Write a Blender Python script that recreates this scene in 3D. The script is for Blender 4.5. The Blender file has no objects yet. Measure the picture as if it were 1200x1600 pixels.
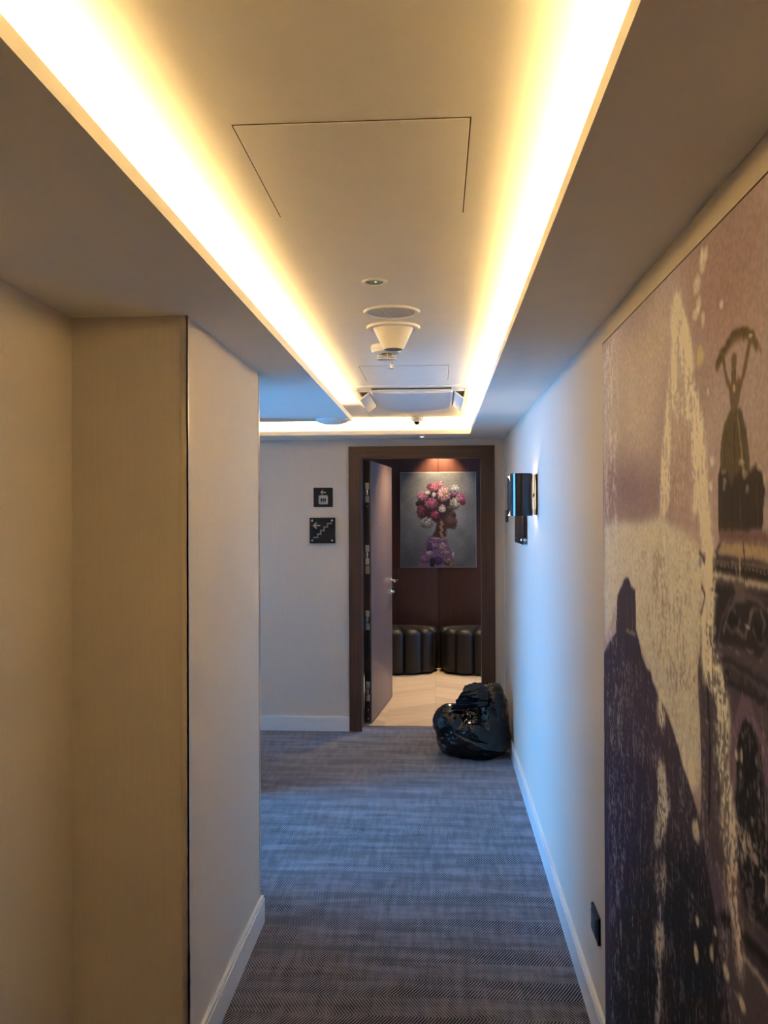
import bpy, bmesh, math, random
import numpy as np
from mathutils import Matrix, Vector, noise

R = math.radians
scene = bpy.context.scene
col = scene.collection

# ------------------------------------------------------------------ camera
cam_data = bpy.data.cameras.new('camera')
cam_data.sensor_fit = 'HORIZONTAL'
cam_data.sensor_width = 36.0
cam_data.lens = 1329.5 / 1200 * 36.0
cam_data.clip_start = 0.02
cam = bpy.data.objects.new('camera', cam_data)
col.objects.link(cam)
cam.matrix_world = (Matrix.Translation((0, 0, 1.6675)) @ Matrix.Rotation(0.0633, 4, 'Z')
                    @ Matrix.Rotation(math.pi / 2 + 0.0039, 4, 'X') @ Matrix.Rotation(-0.0039, 4, 'Z'))
scene.camera = cam

# ------------------------------------------------------------------ sky outside the windows
SKY = 28.0
world = bpy.data.worlds.new('sky')
scene.world = world
world.use_nodes = True
bg = world.node_tree.nodes['Background']
bg.inputs['Color'].default_value = (0.11, 0.43, 1.0, 1)
bg.inputs['Strength'].default_value = SKY

def portal(loc, rot, sx, sy):
    """marks a window opening for the sky's light (a portal gives off no light itself)"""
    d = bpy.data.lights.new('window_portal', 'AREA')
    d.shape = 'RECTANGLE'; d.size = sx; d.size_y = sy
    d.cycles.is_portal = True
    o = bpy.data.objects.new('window_portal', d)
    o.location = loc; o.rotation_euler = rot
    col.objects.link(o)

portal((-1.47, 4.39, 1.13), (0, R(-90), 0), 2.14, 1.22)
portal((3.02, 8.15, 1.35), (0, R(90), 0), 1.5, 0.7)

# ------------------------------------------------------------------ exposure
scene.view_settings.view_transform = 'Standard'
scene.view_settings.look = 'None'
scene.view_settings.gamma = 1.0
scene.view_settings.use_curve_mapping = False
scene.view_settings.exposure = 0.0
scene.cycles.sample_clamp_indirect = 0.0      # the bright ledges light the corridor by bounces alone: keep their full strength
scene.cycles.diffuse_bounces = 6
scene.cycles.caustics_reflective = False
scene.cycles.caustics_refractive = False
LED_POWER = 44.0
LED_COLOUR = (1.0, 0.66, 0.26)

# ------------------------------------------------------------------ materials
def lin(c):
    out = []
    for v in c:
        v = v / 255.0
        out.append(v / 12.92 if v <= 0.04045 else ((v + 0.055) / 1.055) ** 2.4)
    return tuple(out)

class N:
    """a short way to write node trees"""
    def __init__(self, m):
        self.t = m.node_tree; self.n = self.t.nodes; self.l = self.t.links
    def add(self, kind, **kw):
        nd = self.n.new(kind)
        for k, v in kw.items():
            if k == 'ins':
                for kk, vv in v.items():
                    if hasattr(vv, 'is_output'): self.l.new(vv, nd.inputs[kk])
                    else: nd.inputs[kk].default_value = vv
            else: setattr(nd, k, v)
        return nd
    def math(self, op, a, b=0.0, c=None):
        nd = self.n.new('ShaderNodeMath'); nd.operation = op
        for i, v in enumerate((a, b, c)):
            if v is None: continue
            if hasattr(v, 'is_output'): self.l.new(v, nd.inputs[i])
            else: nd.inputs[i].default_value = v
        return nd.outputs[0]
    def mix(self, f, a, b, blend='MIX'):
        nd = self.n.new('ShaderNodeMix'); nd.data_type = 'RGBA'; nd.blend_type = blend
        for key, v in ((0, f), (6, a), (7, b)):
            if hasattr(v, 'is_output'): self.l.new(v, nd.inputs[key])
            elif key == 0: nd.inputs[0].default_value = v
            else: nd.inputs[key].default_value = (*v, 1)
        return nd.outputs[2]

MATS = {}
def new_mat(name):
    m = bpy.data.materials.new(name); m.use_nodes = True
    MATS[name] = m
    return m, m.node_tree.nodes['Principled BSDF'], N(m)

def plain(name, c, rough=0.5, metal=0.0, noise_amt=0.08, scale=30.0, bump=0.0, stretch=(1, 1, 1), coat=0.0, spec=0.5, sheen=0.0):
    """base colour with fine tonal noise and optional relief"""
    m, b, n = new_mat(name)
    tc = n.add('ShaderNodeTexCoord')
    mp = n.add('ShaderNodeMapping', ins={'Vector': tc.outputs['Object'], 'Scale': stretch})
    nz = n.add('ShaderNodeTexNoise', ins={'Vector': mp.outputs[0], 'Scale': scale, 'Detail': 4.0})
    hi = tuple(min(1, v * (1 + noise_amt)) for v in c); lo = tuple(v * (1 - noise_amt) for v in c)
    n.l.new(n.mix(nz.outputs['Fac'], lo, hi), b.inputs['Base Color'])
    b.inputs['Roughness'].default_value = rough
    b.inputs['Metallic'].default_value = metal
    b.inputs['Coat Weight'].default_value = coat
    b.inputs['Specular IOR Level'].default_value = spec
    b.inputs['Sheen Weight'].default_value = sheen
    if bump:
        bp = n.add('ShaderNodeBump', ins={'Strength': bump, 'Distance': 0.002, 'Height': nz.outputs['Fac']})
        n.l.new(bp.outputs[0], b.inputs['Normal'])
    return m

def wallpaper(name, c):
    """pale paper with fine upright ribs"""
    m, b, n = new_mat(name)
    g = n.add('ShaderNodeNewGeometry')
    sp = n.add('ShaderNodeSeparateXYZ', ins={'Vector': g.outputs['Position']})
    nn = n.add('ShaderNodeSeparateXYZ', ins={'Vector': g.outputs['Normal']})
    ax = n.math('ABSOLUTE', nn.outputs[0])
    across = n.math('ADD', n.math('MULTIPLY', sp.outputs[1], ax), n.math('MULTIPLY', sp.outputs[0], n.math('SUBTRACT', 1.0, ax)))
    mp = n.add('ShaderNodeMapping', ins={'Vector': g.outputs['Position'], 'Scale': (90, 90, 2.2)})
    nz = n.add('ShaderNodeTexNoise', ins={'Vector': mp.outputs[0], 'Scale': 3.0, 'Detail': 5.0})
    rib = n.math('SINE', n.math('MULTIPLY', across, 2 * math.pi / 0.0045))
    hgt = n.math('ADD', n.math('MULTIPLY', rib, 0.35), n.math('MULTIPLY', nz.outputs['Fac'], 0.9))
    n.l.new(n.mix(nz.outputs['Fac'], tuple(v * 0.93 for v in c), tuple(v * 1.07 for v in c)), b.inputs['Base Color'])
    bp = n.add('ShaderNodeBump', ins={'Strength': 0.25, 'Distance': 0.001, 'Height': hgt})
    n.l.new(bp.outputs[0], b.inputs['Normal'])
    b.inputs['Roughness'].default_value = 0.75
    b.inputs['Specular IOR Level'].default_value = 0.3
    return m

def wood(name, dark, light, axis='Z', rough=0.4, freq=28.0, tone=0.0, spec=0.5):
    """grain that runs along one axis; tone lets alike boards differ"""
    m, b, n = new_mat(name)
    tc = n.add('ShaderNodeTexCoord')
    s = {'Z': (freq, freq, 1.2), 'X': (1.2, freq, freq), 'Y': (freq, 1.2, freq)}[axis]
    mp = n.add('ShaderNodeMapping', ins={'Vector': tc.outputs['Object'], 'Scale': s})
    nz = n.add('ShaderNodeTexNoise', ins={'Vector': mp.outputs[0], 'Scale': 2.0, 'Detail': 7.0, 'Roughness': 0.65, 'Distortion': 0.6})
    rp = n.add('ShaderNodeMapRange', ins={'Value': nz.outputs['Fac'], 'From Min': 0.3, 'From Max': 0.7})
    c = n.mix(rp.outputs[0], dark, light)
    if tone:
        oi = n.add('ShaderNodeObjectInfo')
        t = n.math('ADD', n.math('MULTIPLY', oi.outputs['Random'], 2 * tone), 1 - tone)
        hs = n.add('ShaderNodeHueSaturation', ins={'Color': c, 'Value': t})
        c = hs.outputs[0]
    n.l.new(c, b.inputs['Base Color'])
    bp = n.add('ShaderNodeBump', ins={'Strength': 0.12, 'Distance': 0.001, 'Height': nz.outputs['Fac']})
    n.l.new(bp.outputs[0], b.inputs['Normal'])
    b.inputs['Roughness'].default_value = rough
    b.inputs['Specular IOR Level'].default_value = spec
    return m

def emit(name, c, strength):
    m, b, n = new_mat(name)
    b.inputs['Base Color'].default_value = (0.8, 0.8, 0.8, 1)
    b.inputs['Emission Color'].default_value = (*c, 1)
    b.inputs['Emission Strength'].default_value = strength
    return m

def carpet(name):
    """woven herringbone: rows across the corridor, slanted stripes that turn at every row, worn patches"""
    m, b, n = new_mat(name)
    g = n.add('ShaderNodeTexCoord')
    # slight waviness
    wz = n.add('ShaderNodeTexNoise', ins={'Vector': g.outputs['Object'], 'Scale': 6.0, 'Detail': 2.0})
    sp = n.add('ShaderNodeSeparateXYZ', ins={'Vector': g.outputs['Object']})
    x = n.math('ADD', sp.outputs[0], n.math('MULTIPLY', wz.outputs['Fac'], 0.006))
    y = n.math('ADD', sp.outputs[1], 0.026)
    yr = n.math('DIVIDE', y, 0.1145)
    row = n.math('FLOOR', yr); fy = n.math('FRACT', yr)
    par = n.math('MODULO', row, 2.0)
    sgn = n.math('SUBTRACT', n.math('MULTIPLY', par, 2.0), 1.0)
    sl = n.math('MULTIPLY', n.math('MULTIPLY', n.math('SUBTRACT', fy, 0.5), sgn), 0.066)
    ph = n.math('DIVIDE', n.math('ADD', n.math('ADD', x, sl), n.math('MULTIPLY', row, 0.0037)), 0.0114)
    st = n.math('SINE', n.math('MULTIPLY', ph, 2 * math.pi))
    st = n.add('ShaderNodeMapRange', interpolation_type='SMOOTHSTEP', ins={'Value': st, 'From Min': -0.75, 'From Max': 0.75}).outputs[0]
    # worn, rubbed patches with streaks across and along
    m1 = n.add('ShaderNodeMapping', ins={'Vector': g.outputs['Object'], 'Scale': (1.2, 7.0, 1)})
    n1 = n.add('ShaderNodeTexNoise', ins={'Vector': m1.outputs[0], 'Scale': 2.2, 'Detail': 6.0, 'Roughness': 0.62})
    m2 = n.add('ShaderNodeMapping', ins={'Vector': g.outputs['Object'], 'Scale': (22.0, 3.0, 1)})
    n2 = n.add('ShaderNodeTexNoise', ins={'Vector': m2.outputs[0], 'Scale': 1.6, 'Detail': 5.0, 'Roughness': 0.6})
    n3 = n.add('ShaderNodeTexNoise', ins={'Vector': g.outputs['Object'], 'Scale': 420.0, 'Detail': 2.0})
    wear = n.math('ADD', n.math('MULTIPLY', n1.outputs['Fac'], 0.6), n.math('MULTIPLY', n2.outputs['Fac'], 0.4))
    wr = n.add('ShaderNodeMapRange', ins={'Value': wear, 'From Min': 0.36, 'From Max': 0.64}).outputs[0]
    # pile sheen painted into every other row: softer stripes, a little paler
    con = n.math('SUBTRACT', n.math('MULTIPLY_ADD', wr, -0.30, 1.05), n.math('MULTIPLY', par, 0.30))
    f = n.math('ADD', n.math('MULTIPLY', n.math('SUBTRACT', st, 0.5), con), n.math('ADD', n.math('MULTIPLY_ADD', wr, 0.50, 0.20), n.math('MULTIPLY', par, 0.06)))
    f = n.math('ADD', f, n.math('MULTIPLY', n.math('SUBTRACT', n3.outputs['Fac'], 0.5), 0.5))
    cl = n.add('ShaderNodeClamp', ins={'Value': f}).outputs[0]
    n.l.new(n.mix(cl, CARPET_DARK, CARPET_LIGHT), b.inputs['Base Color'])
    bp = n.add('ShaderNodeBump', ins={'Strength': 0.5, 'Distance': 0.003, 'Height': n.math('ADD', st, n.math('MULTIPLY', n3.outputs['Fac'], 0.6))})
    n.l.new(bp.outputs[0], b.inputs['Normal'])
    b.inputs['Roughness'].default_value = 0.95
    b.inputs['Specular IOR Level'].default_value = 0.15
    b.inputs['Sheen Weight'].default_value = 1.0
    n.l.new(n.mix(cl, (0.10, 0.10, 0.10), (0.85, 0.85, 0.90)), b.inputs['Sheen Tint'])
    b.inputs['Sheen Roughness'].default_value = 0.45
    return m

CARPET_DARK = (0.009, 0.0075, 0.009)
CARPET_LIGHT = (0.245, 0.222, 0.262)
wallpaper("wall", (0.70, 0.635, 0.555))
plain("ceiling_paint", (0.82, 0.80, 0.76), 0.8, noise_amt=0.03, scale=9, bump=0.05)
plain('white_gloss', (0.80, 0.80, 0.80), 0.35, noise_amt=0.02)
plain('white_plastic', (0.80, 0.79, 0.76), 0.4, noise_amt=0.02)
plain('grey_plastic', (0.30, 0.30, 0.31), 0.45, noise_amt=0.04)
plain('dark_gap', (0.03, 0.026, 0.02), 0.9)
plain('black_plastic', (0.010, 0.010, 0.011), 0.35, noise_amt=0.05)
plain('black_plate', (0.008, 0.008, 0.010), 0.22, noise_amt=0.05)
plain('black_lacquer', (0.006, 0.006, 0.008), 0.08, noise_amt=0.03, coat=0.6)
plain('sign_grey', (0.40, 0.39, 0.38), 0.5, noise_amt=0.03)
plain('chrome', (0.75, 0.74, 0.72), 0.22, metal=1.0, noise_amt=0.03)
plain('satin_steel', (0.80, 0.74, 0.64), 0.28, metal=1.0, noise_amt=0.06, scale=8, stretch=(60, 60, 1))
plain('hinge_metal', (0.55, 0.53, 0.50), 0.4, metal=0.3, noise_amt=0.05)
plain('smoked_plate', (0.020, 0.014, 0.012), 0.25, noise_amt=0.5, scale=14)
plain('leather', (0.011, 0.0085, 0.0075), 0.5, noise_amt=0.2, scale=140, bump=0.1, spec=0.35)
plain('reflector', (0.85, 0.82, 0.75), 0.5, noise_amt=0.02)
carpet('carpet')
wood('frame_wood_upright', (0.058, 0.025, 0.014), (0.115, 0.056, 0.032), 'Z', 0.45)
wood('frame_wood_level', (0.058, 0.025, 0.014), (0.115, 0.056, 0.032), 'X', 0.45)
wood('door_wood', (0.13, 0.080, 0.066), (0.21, 0.145, 0.125), 'Z', 0.38, 34)
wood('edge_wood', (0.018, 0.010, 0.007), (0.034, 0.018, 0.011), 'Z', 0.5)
wood('panel_wood', (0.030, 0.009, 0.006), (0.062, 0.020, 0.012), 'Z', 0.36, 45)
wood('oak', (0.50, 0.37, 0.24), (0.62, 0.47, 0.32), 'X', 0.42, 22, tone=0.13)
emit('led', LED_COLOUR, LED_POWER)
emit('bulb', (1.0, 0.74, 0.44), 110.0)
emit('spot_lens', (1.0, 0.80, 0.52), 14.0)
emit('green_led', (0.05, 1.0, 0.35), 3.0)
def glass_mat():
    m = bpy.data.materials.new('window_glass'); m.use_nodes = True; MATS['window_glass'] = m
    n = N(m); n.n.remove(n.n['Principled BSDF'])
    t = n.add('ShaderNodeBsdfTransparent'); g = n.add('ShaderNodeBsdfGlossy', ins={'Roughness': 0.02})
    fr = n.add('ShaderNodeFresnel', ins={'IOR': 1.35})
    mx = n.add('ShaderNodeMixShader', ins={0: fr.outputs[0], 1: t.outputs[0], 2: g.outputs[0]})
    n.l.new(mx.outputs[0], n.n['Material Output'].inputs[0])
glass_mat()
def bag_mat():
    """thin black plastic film: glossy, creased"""
    m, b, n = new_mat('bag_film')
    tc = n.add('ShaderNodeTexCoord')
    mp = n.add('ShaderNodeMapping', ins={'Vector': tc.outputs['Object'], 'Scale': (1, 1, 1.5)})
    n1 = n.add('ShaderNodeTexNoise', noise_type='RIDGED_MULTIFRACTAL', ins={'Vector': mp.outputs[0], 'Scale': 9.0, 'Detail': 4.0, 'Distortion': 0.6})
    b.inputs['Base Color'].default_value = (0.004, 0.004, 0.005, 1)
    b.inputs['Roughness'].default_value = 0.13
    bp = n.add('ShaderNodeBump', ins={'Strength': 0.22, 'Distance': 0.010, 'Height': n1.outputs['Fac']})
    n.l.new(bp.outputs[0], b.inputs['Normal'])
bag_mat()
def print_mat(name, rough, coat):
    m, b, n = new_mat(name)
    a = n.add('ShaderNodeAttribute', attribute_name='ink')
    n.l.new(a.outputs['Color'], b.inputs['Base Color'])
    b.inputs['Roughness'].default_value = rough
    b.inputs['Coat Weight'].default_value = coat
    b.inputs['Coat Roughness'].default_value = 0.15
    b.inputs['Specular IOR Level'].default_value = 0.3
print_mat('mural_print', 0.7, 0.0)
print_mat('art_print', 0.4, 0.15)

# ------------------------------------------------------------------ building helpers
def bm_box(bm, lo, hi, bevel=0.0, seg=2):
    vs = [bm.verts.new((x, y, z)) for x in (lo[0], hi[0]) for y in (lo[1], hi[1]) for z in (lo[2], hi[2])]
    fs = [bm.faces.new([vs[i] for i in q]) for q in ((0, 1, 3, 2), (4, 6, 7, 5), (0, 4, 5, 1), (2, 3, 7, 6), (0, 2, 6, 4), (1, 5, 7, 3))]
    if bevel:
        es = list({e for f in fs for e in f.edges})
        bmesh.ops.bevel(bm, geom=es, offset=bevel, segments=seg, affect='EDGES', profile=0.6)

def bm_boxes(*items):
    bm = bmesh.new()
    for it in items: bm_box(bm, *it)
    return bm

def bm_lathe(profile, centre, axis='Z', n=32, flip=1):
    """turn (radius, height) pairs about an axis through centre; radius 0 closes the end"""
    bm = bmesh.new()
    rings = []
    for r, h in profile:
        ring = []
        for k in range(n if r > 1e-6 else 1):
            a = 2 * math.pi * k / n
            p = (r * math.cos(a), r * math.sin(a), h * flip)
            if axis == 'X': p = (p[2], p[0], p[1])
            elif axis == 'Y': p = (p[0], p[2], p[1])
            ring.append(bm.verts.new([p[i] + centre[i] for i in range(3)]))
        rings.append(ring)
    for a, b in zip(rings, rings[1:]):
        if len(a) == 1 and len(b) == 1: continue
        for k in range(n):
            q = [a[k % len(a)], a[(k + 1) % len(a)], b[(k + 1) % len(b)], b[k % len(b)]]
            q = [v for i, v in enumerate(q) if v not in q[:i]]
            if len(q) > 2: bm.faces.new(q)
    bmesh.ops.recalc_face_normals(bm, faces=bm.faces)
    return bm

def bm_prism(pts, place, depth):
    """extrude a flat outline; place(u, v, w) gives the point"""
    bm = bmesh.new()
    a = [bm.verts.new(place(u, v, 0)) for u, v in pts]; b = [bm.verts.new(place(u, v, depth)) for u, v in pts]
    bm.faces.new(a); bm.faces.new(b[::-1])
    for i in range(len(pts)):
        j = (i + 1) % len(pts); bm.faces.new([a[i], b[i], b[j], a[j]])
    bmesh.ops.recalc_face_normals(bm, faces=bm.faces)
    return bm

def bm_stroke(lines, w, place, depth):
    """thick flat strokes along polylines"""
    out = bmesh.new()
    for a, b in lines:
        d = Vector((b[0] - a[0], b[1] - a[1])); d.normalize(); d *= w / 2; q = Vector((-d.y, d.x))
        pts = [(a[0] - d.x + q.x, a[1] - d.y + q.y), (b[0] + d.x + q.x, b[1] + d.y + q.y), (b[0] + d.x - q.x, b[1] + d.y - q.y), (a[0] - d.x - q.x, a[1] - d.y - q.y)]
        t = bm_prism(pts, place, depth); me = bpy.data.meshes.new('stroke'); t.to_mesh(me); t.free(); out.from_mesh(me); bpy.data.meshes.remove(me)
    return out

def world_of(o):
    w = Vector((0, 0, 0))
    while o: w += o.location; o = o.parent
    return w

def smooth(me, ang=40):
    me.polygons.foreach_set('use_smooth', [True] * len(me.polygons))
    me.set_sharp_from_angle(angle=R(ang))

def obj(name, bm, m, parent=None, sm=True, origin=None, ang=40):
    """links ONE mesh object; its points are given in room coordinates"""
    me = bpy.data.meshes.new(name); bm.to_mesh(me); bm.free()
    if sm: smooth(me, ang)
    me.materials.append(MATS[m])
    o = bpy.data.objects.new(name, me); col.objects.link(o)
    if parent:
        w = world_of(parent); o.parent = parent
    else:
        co = np.empty(len(me.vertices) * 3); me.vertices.foreach_get('co', co); co = co.reshape(-1, 3)
        w = Vector(origin) if origin is not None else Vector(((co[:, 0].min() + co[:, 0].max()) / 2, (co[:, 1].min() + co[:, 1].max()) / 2, co[:, 2].min()))
        o.location = w
    me.transform(Matrix.Translation(-w))
    return o

def tag(o, label, cat, group=None, kind=None):
    o['label'] = label; o['category'] = cat
    if group: o['group'] = group
    if kind: o['kind'] = kind
    return o

def thing(name, loc, label, cat, group=None, kind=None):
    o = bpy.data.objects.new(name, None); o.location = loc; o.empty_display_size = 0.1; col.objects.link(o)
    return tag(o, label, cat, group, kind)

def struct(name, bm, m, label, cat, origin=None, sm=False):
    return tag(obj(name, bm, m, None, sm, origin), label, cat, kind='structure')

# measured room: x right, y along the corridor, z up, camera at x = y = 0
XR, YB, ZS, ZC = 0.5085, 6.5621, 2.2541, 2.37
XL, Y1, Y2 = -0.7326, 2.4483, 3.4484
XCR, XCL, YCF, YCE, XN = 0.2336, -0.5317, 6.1624, 5.2699, -1.0782
NEAR = -1.6
FAR = 9.30

# ------------------------------------------------------------------ floor and walls
struct('floor', bm_boxes(((-4.3, NEAR - 0.1, -0.08), (XR + 0.1, 6.712, 0))), 'carpet',
       'grey brown herringbone carpet running the length of the corridor', 'carpet', origin=(0, 0, 0))
struct('wall_right', bm_boxes(((XR, NEAR - 0.1, 0), (XR + 0.12, YB + 0.2, 2.5))), 'wall',
       'long pale papered wall on the right behind the mural and wall lamp', 'wall')
FX1, FX2, FIN1, FIN2, FTOP, FIT = -0.6877, 0.4342, -0.591, 0.331, 2.2, 2.111
struct('wall_back', bm_boxes(((-4.3, YB, 0), (FX1 + 0.03, YB + 0.2, 2.5)), ((FX2 - 0.03, YB, 0), (XR, YB + 0.2, 2.5)),
       ((FX1 + 0.03, YB, FTOP - 0.03), (FX2 - 0.03, YB + 0.2, 2.5))), 'wall',
       'pale papered end wall around the open dark wooden doorway', 'wall')
struct('wall_left', bm_boxes(((XN - 0.12, NEAR - 0.1, 0), (XN, Y1, 2.5))), 'wall',
       'tan papered wall at the left edge, set back beside the corner', 'wall')
struct('wall_corner', bm_boxes(((-3.9, Y1, 0), (XL, Y2, 2.5))), 'wall',
       'papered wall block jutting into the corridor on the left with metal corner strips', 'wall')
struct('wall_divider', bm_boxes(((-3.9, 5.02, 0), (-1.16, YCE, 2.5))), 'wall',
       'papered wall between the window bay and the side passage on the left', 'wall')
struct('wall_window', bm_boxes(((-1.55, Y2, 0), (-1.40, 5.02, 0.06)), ((-1.55, Y2, 2.2), (-1.40, 5.02, 2.5)),
       ((-1.55, Y2, 0.06), (-1.40, 3.78, 2.2)), ((-1.55, 5.0, 0.06), (-1.40, 5.02, 2.2))), 'wall',
       'wall of the left bay that holds the tall window', 'wall')
struct('wall_passage_end', bm_boxes(((-4.3, YCE, 0), (-4.2, YB, 2.5))), 'wall', 'papered wall closing the side passage on the left', 'wall')
struct('wall_near', bm_boxes(((XN, NEAR - 0.1, 0), (XR, NEAR, 2.5))), 'wall', 'papered wall closing the corridor behind the viewer', 'wall')

# window of the bay
w1 = thing('window_1', (-1.45, 4.39, 0.06), 'tall window lighting the left bay with blue daylight', 'window', kind='structure')
wy0, wy1, wz0, wz1 = 3.78, 5.0, 0.06, 2.2
for lo, hi in (((-1.50, wy0, wz0), (-1.44, wy0 + 0.05, wz1)), ((-1.50, wy1 - 0.05, wz0), (-1.44, wy1, wz1)),
               ((-1.50, wy0 + 0.05, wz0), (-1.44, wy1 - 0.05, wz0 + 0.05)), ((-1.50, wy0 + 0.05, wz1 - 0.05), (-1.44, wy1 - 0.05, wz1))):
    obj('window_frame', bm_boxes((lo, hi, 0.004)), 'white_gloss', w1)
obj('mullion', bm_boxes(((-1.495, 4.37, wz0 + 0.05), (-1.445, 4.41, wz1 - 0.05), 0.004)), 'white_gloss', w1)
for a, b in ((wy0 + 0.05, 4.37), (4.41, wy1 - 0.05)):
    obj('pane', bm_boxes(((-1.473, a, wz0 + 0.05), (-1.467, b, wz1 - 0.05))), 'window_glass', w1)

# ------------------------------------------------------------------ ceiling tray with hidden light ledges
struct('ceiling', bm_boxes(((-4.3, NEAR - 0.1, ZC), (XR + 0.12, YB + 0.2, ZC + 0.13))), 'ceiling_paint',
       'raised smooth ceiling tray between the glowing ledges', 'ceiling')
LZ, LT, SH, CAV = ZS + 0.030, 0.012, ZS + 0.004, 0.110
struct('soffit_left', bm_boxes(
       ((-3.75, NEAR, ZS), (XCL, YCE, SH)), ((XCL - LT, NEAR, SH), (XCL, YCE, LZ)), ((-3.75, YCE - LT, SH), (XCL - LT, YCE, LZ)),
       ((-3.75, NEAR, SH), (XCL - CAV, YCE - CAV, ZC))), 'ceiling_paint',
       'lowered ceiling ledge along the left side ending in a square corner', 'ceiling')
struct('soffit_right', bm_boxes(
       ((XCR, NEAR, ZS), (XR, YB, SH)), ((-4.2, YCF, ZS), (XCR, YB, SH)),
       ((XCR, NEAR, SH), (XCR + LT, YCF + LT, LZ)), ((-4.2, YCF, SH), (XCR, YCF + LT, LZ)),
       ((XCR + CAV, NEAR, SH), (XR, YB, ZC)), ((-4.2, YCF + CAV, SH), (XCR + CAV, YB, ZC))), 'ceiling_paint',
       'lowered ceiling ledge along the right side and over the far door', 'ceiling')

def led(lo, hi, label):
    tag(obj('led_strip', bm_boxes((lo, hi)), 'led'), label, 'light strip', 'hidden light strips on the ceiling ledges')
led((XCL - 0.056, NEAR + 0.02, SH + 0.0005), (XCL - 0.026, YCE - 0.028, SH + 0.002), 'warm light strip lying on the left ceiling ledge')
led((-3.7, YCE - 0.056, SH + 0.0005), (XCL - 0.058, YCE - 0.026, SH + 0.002), 'warm light strip on the ledge end beside the side passage')
led((XCR + 0.026, NEAR + 0.02, SH + 0.0005), (XCR + 0.056, YCF + 0.024, SH + 0.002), 'warm light strip lying on the right ceiling ledge')
led((-4.15, YCF + 0.026, SH + 0.0005), (XCR + 0.056, YCF + 0.056, SH + 0.002), 'warm light strip on the ledge over the far door')

# ------------------------------------------------------------------ skirting and corner strips
BB, BT = 0.11, 0.0158
def skirting(name, boxes, label):
    struct(name, bm_boxes(*boxes), 'white_gloss', label, 'skirting board')
skirting('baseboard_right', [((XR - BT, NEAR, 0), (XR, YB, BB - 0.012)), ((XR - BT * 0.8, NEAR, BB - 0.012), (XR, YB, BB))],
         'white skirting board along the foot of the right wall')
skirting('baseboard_left', [((XL, Y1 - BT, 0), (XL + BT, Y2 + BT, BB - 0.012)), ((XL, Y1 - BT * 0.8, BB - 0.012), (XL + BT * 0.8, Y2 + BT * 0.8, BB)),
         ((-1.078, Y1 - BT, 0), (XL, Y1, BB)), ((-1.40, Y2, 0), (XL, Y2 + BT, BB))],
         'white skirting board around the foot of the jutting left wall')
skirting('baseboard_back', [((-4.2, YB - BT, 0), (FX1, YB, BB - 0.012)), ((-4.2, YB - BT * 0.8, BB - 0.012), (FX1, YB, BB))],
         'white skirting board on the end wall left of the doorway')
skirting('baseboard_niche', [((XN, NEAR, 0), (XN + BT, Y1 - BT, BB))], 'white skirting board under the set back wall at the left edge')
struct('trim_1', bm_boxes(((XL - 0.014, Y1 - 0.005, BB), (XL + 0.004, Y1, ZS)), ((XL, Y1 - 0.005, BB), (XL + 0.004, Y1 + 0.007, ZS))), 'satin_steel',
       'brushed metal strip on the near corner of the jutting left wall', 'corner strip')
struct('trim_2', bm_boxes(((XL, Y2 - 0.010, BB), (XL + 0.003, Y2 + 0.003, ZS)), ((XL - 0.010, Y2, BB), (XL, Y2 + 0.003, ZS))), 'satin_steel',
       'thin metal strip on the far corner of the jutting left wall', 'corner strip')
struct('trim_3', bm_boxes(((XR - 0.003, YB - 0.012, BB), (XR, YB - 0.0, ZS))), 'white_gloss',
       'slim pale strip in the corner right of the far door', 'corner strip')

# ------------------------------------------------------------------ doorway and open door leaf
door = thing('door_1', (-0.13, YB, 0), 'open dark wooden door with wide mitred frame at the corridor end', 'door', kind='structure')
FY0 = YB - 0.022
def xz(y0):
    return lambda u, v, w: (u, y0 + w, v)
obj('frame_board', bm_prism([(FX1, 0), (FIN1, 0), (FIN1, FIT), (FX1, FTOP)], xz(FY0), 0.03), 'frame_wood_upright', door, False)
obj('frame_board', bm_prism([(FX2, 0), (FX2, FTOP), (FIN2, FIT), (FIN2, 0)], xz(FY0), 0.03), 'frame_wood_upright', door, False)
obj('frame_board', bm_prism([(FX1, FTOP), (FIN1, FIT), (FIN2, FIT), (FX2, FTOP)], xz(FY0), 0.03), 'frame_wood_level', door, False)
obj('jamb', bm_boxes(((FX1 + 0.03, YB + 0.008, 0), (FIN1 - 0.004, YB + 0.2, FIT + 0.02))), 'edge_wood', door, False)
obj('jamb', bm_boxes(((FIN2 + 0.004, YB + 0.008, 0), (FX2 - 0.03, YB + 0.2, FIT + 0.02))), 'frame_wood_upright', door, False)
obj('jamb', bm_boxes(((FIN1 - 0.004, YB + 0.008, FIT + 0.004), (FIN2 + 0.004, YB + 0.2, FTOP - 0.03))), 'frame_wood_level', door, False)
obj('threshold', bm_boxes(((FIN1, 6.700, 0.0), (FIN2, 6.724, 0.004), 0.001)), 'satin_steel', door)
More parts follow.
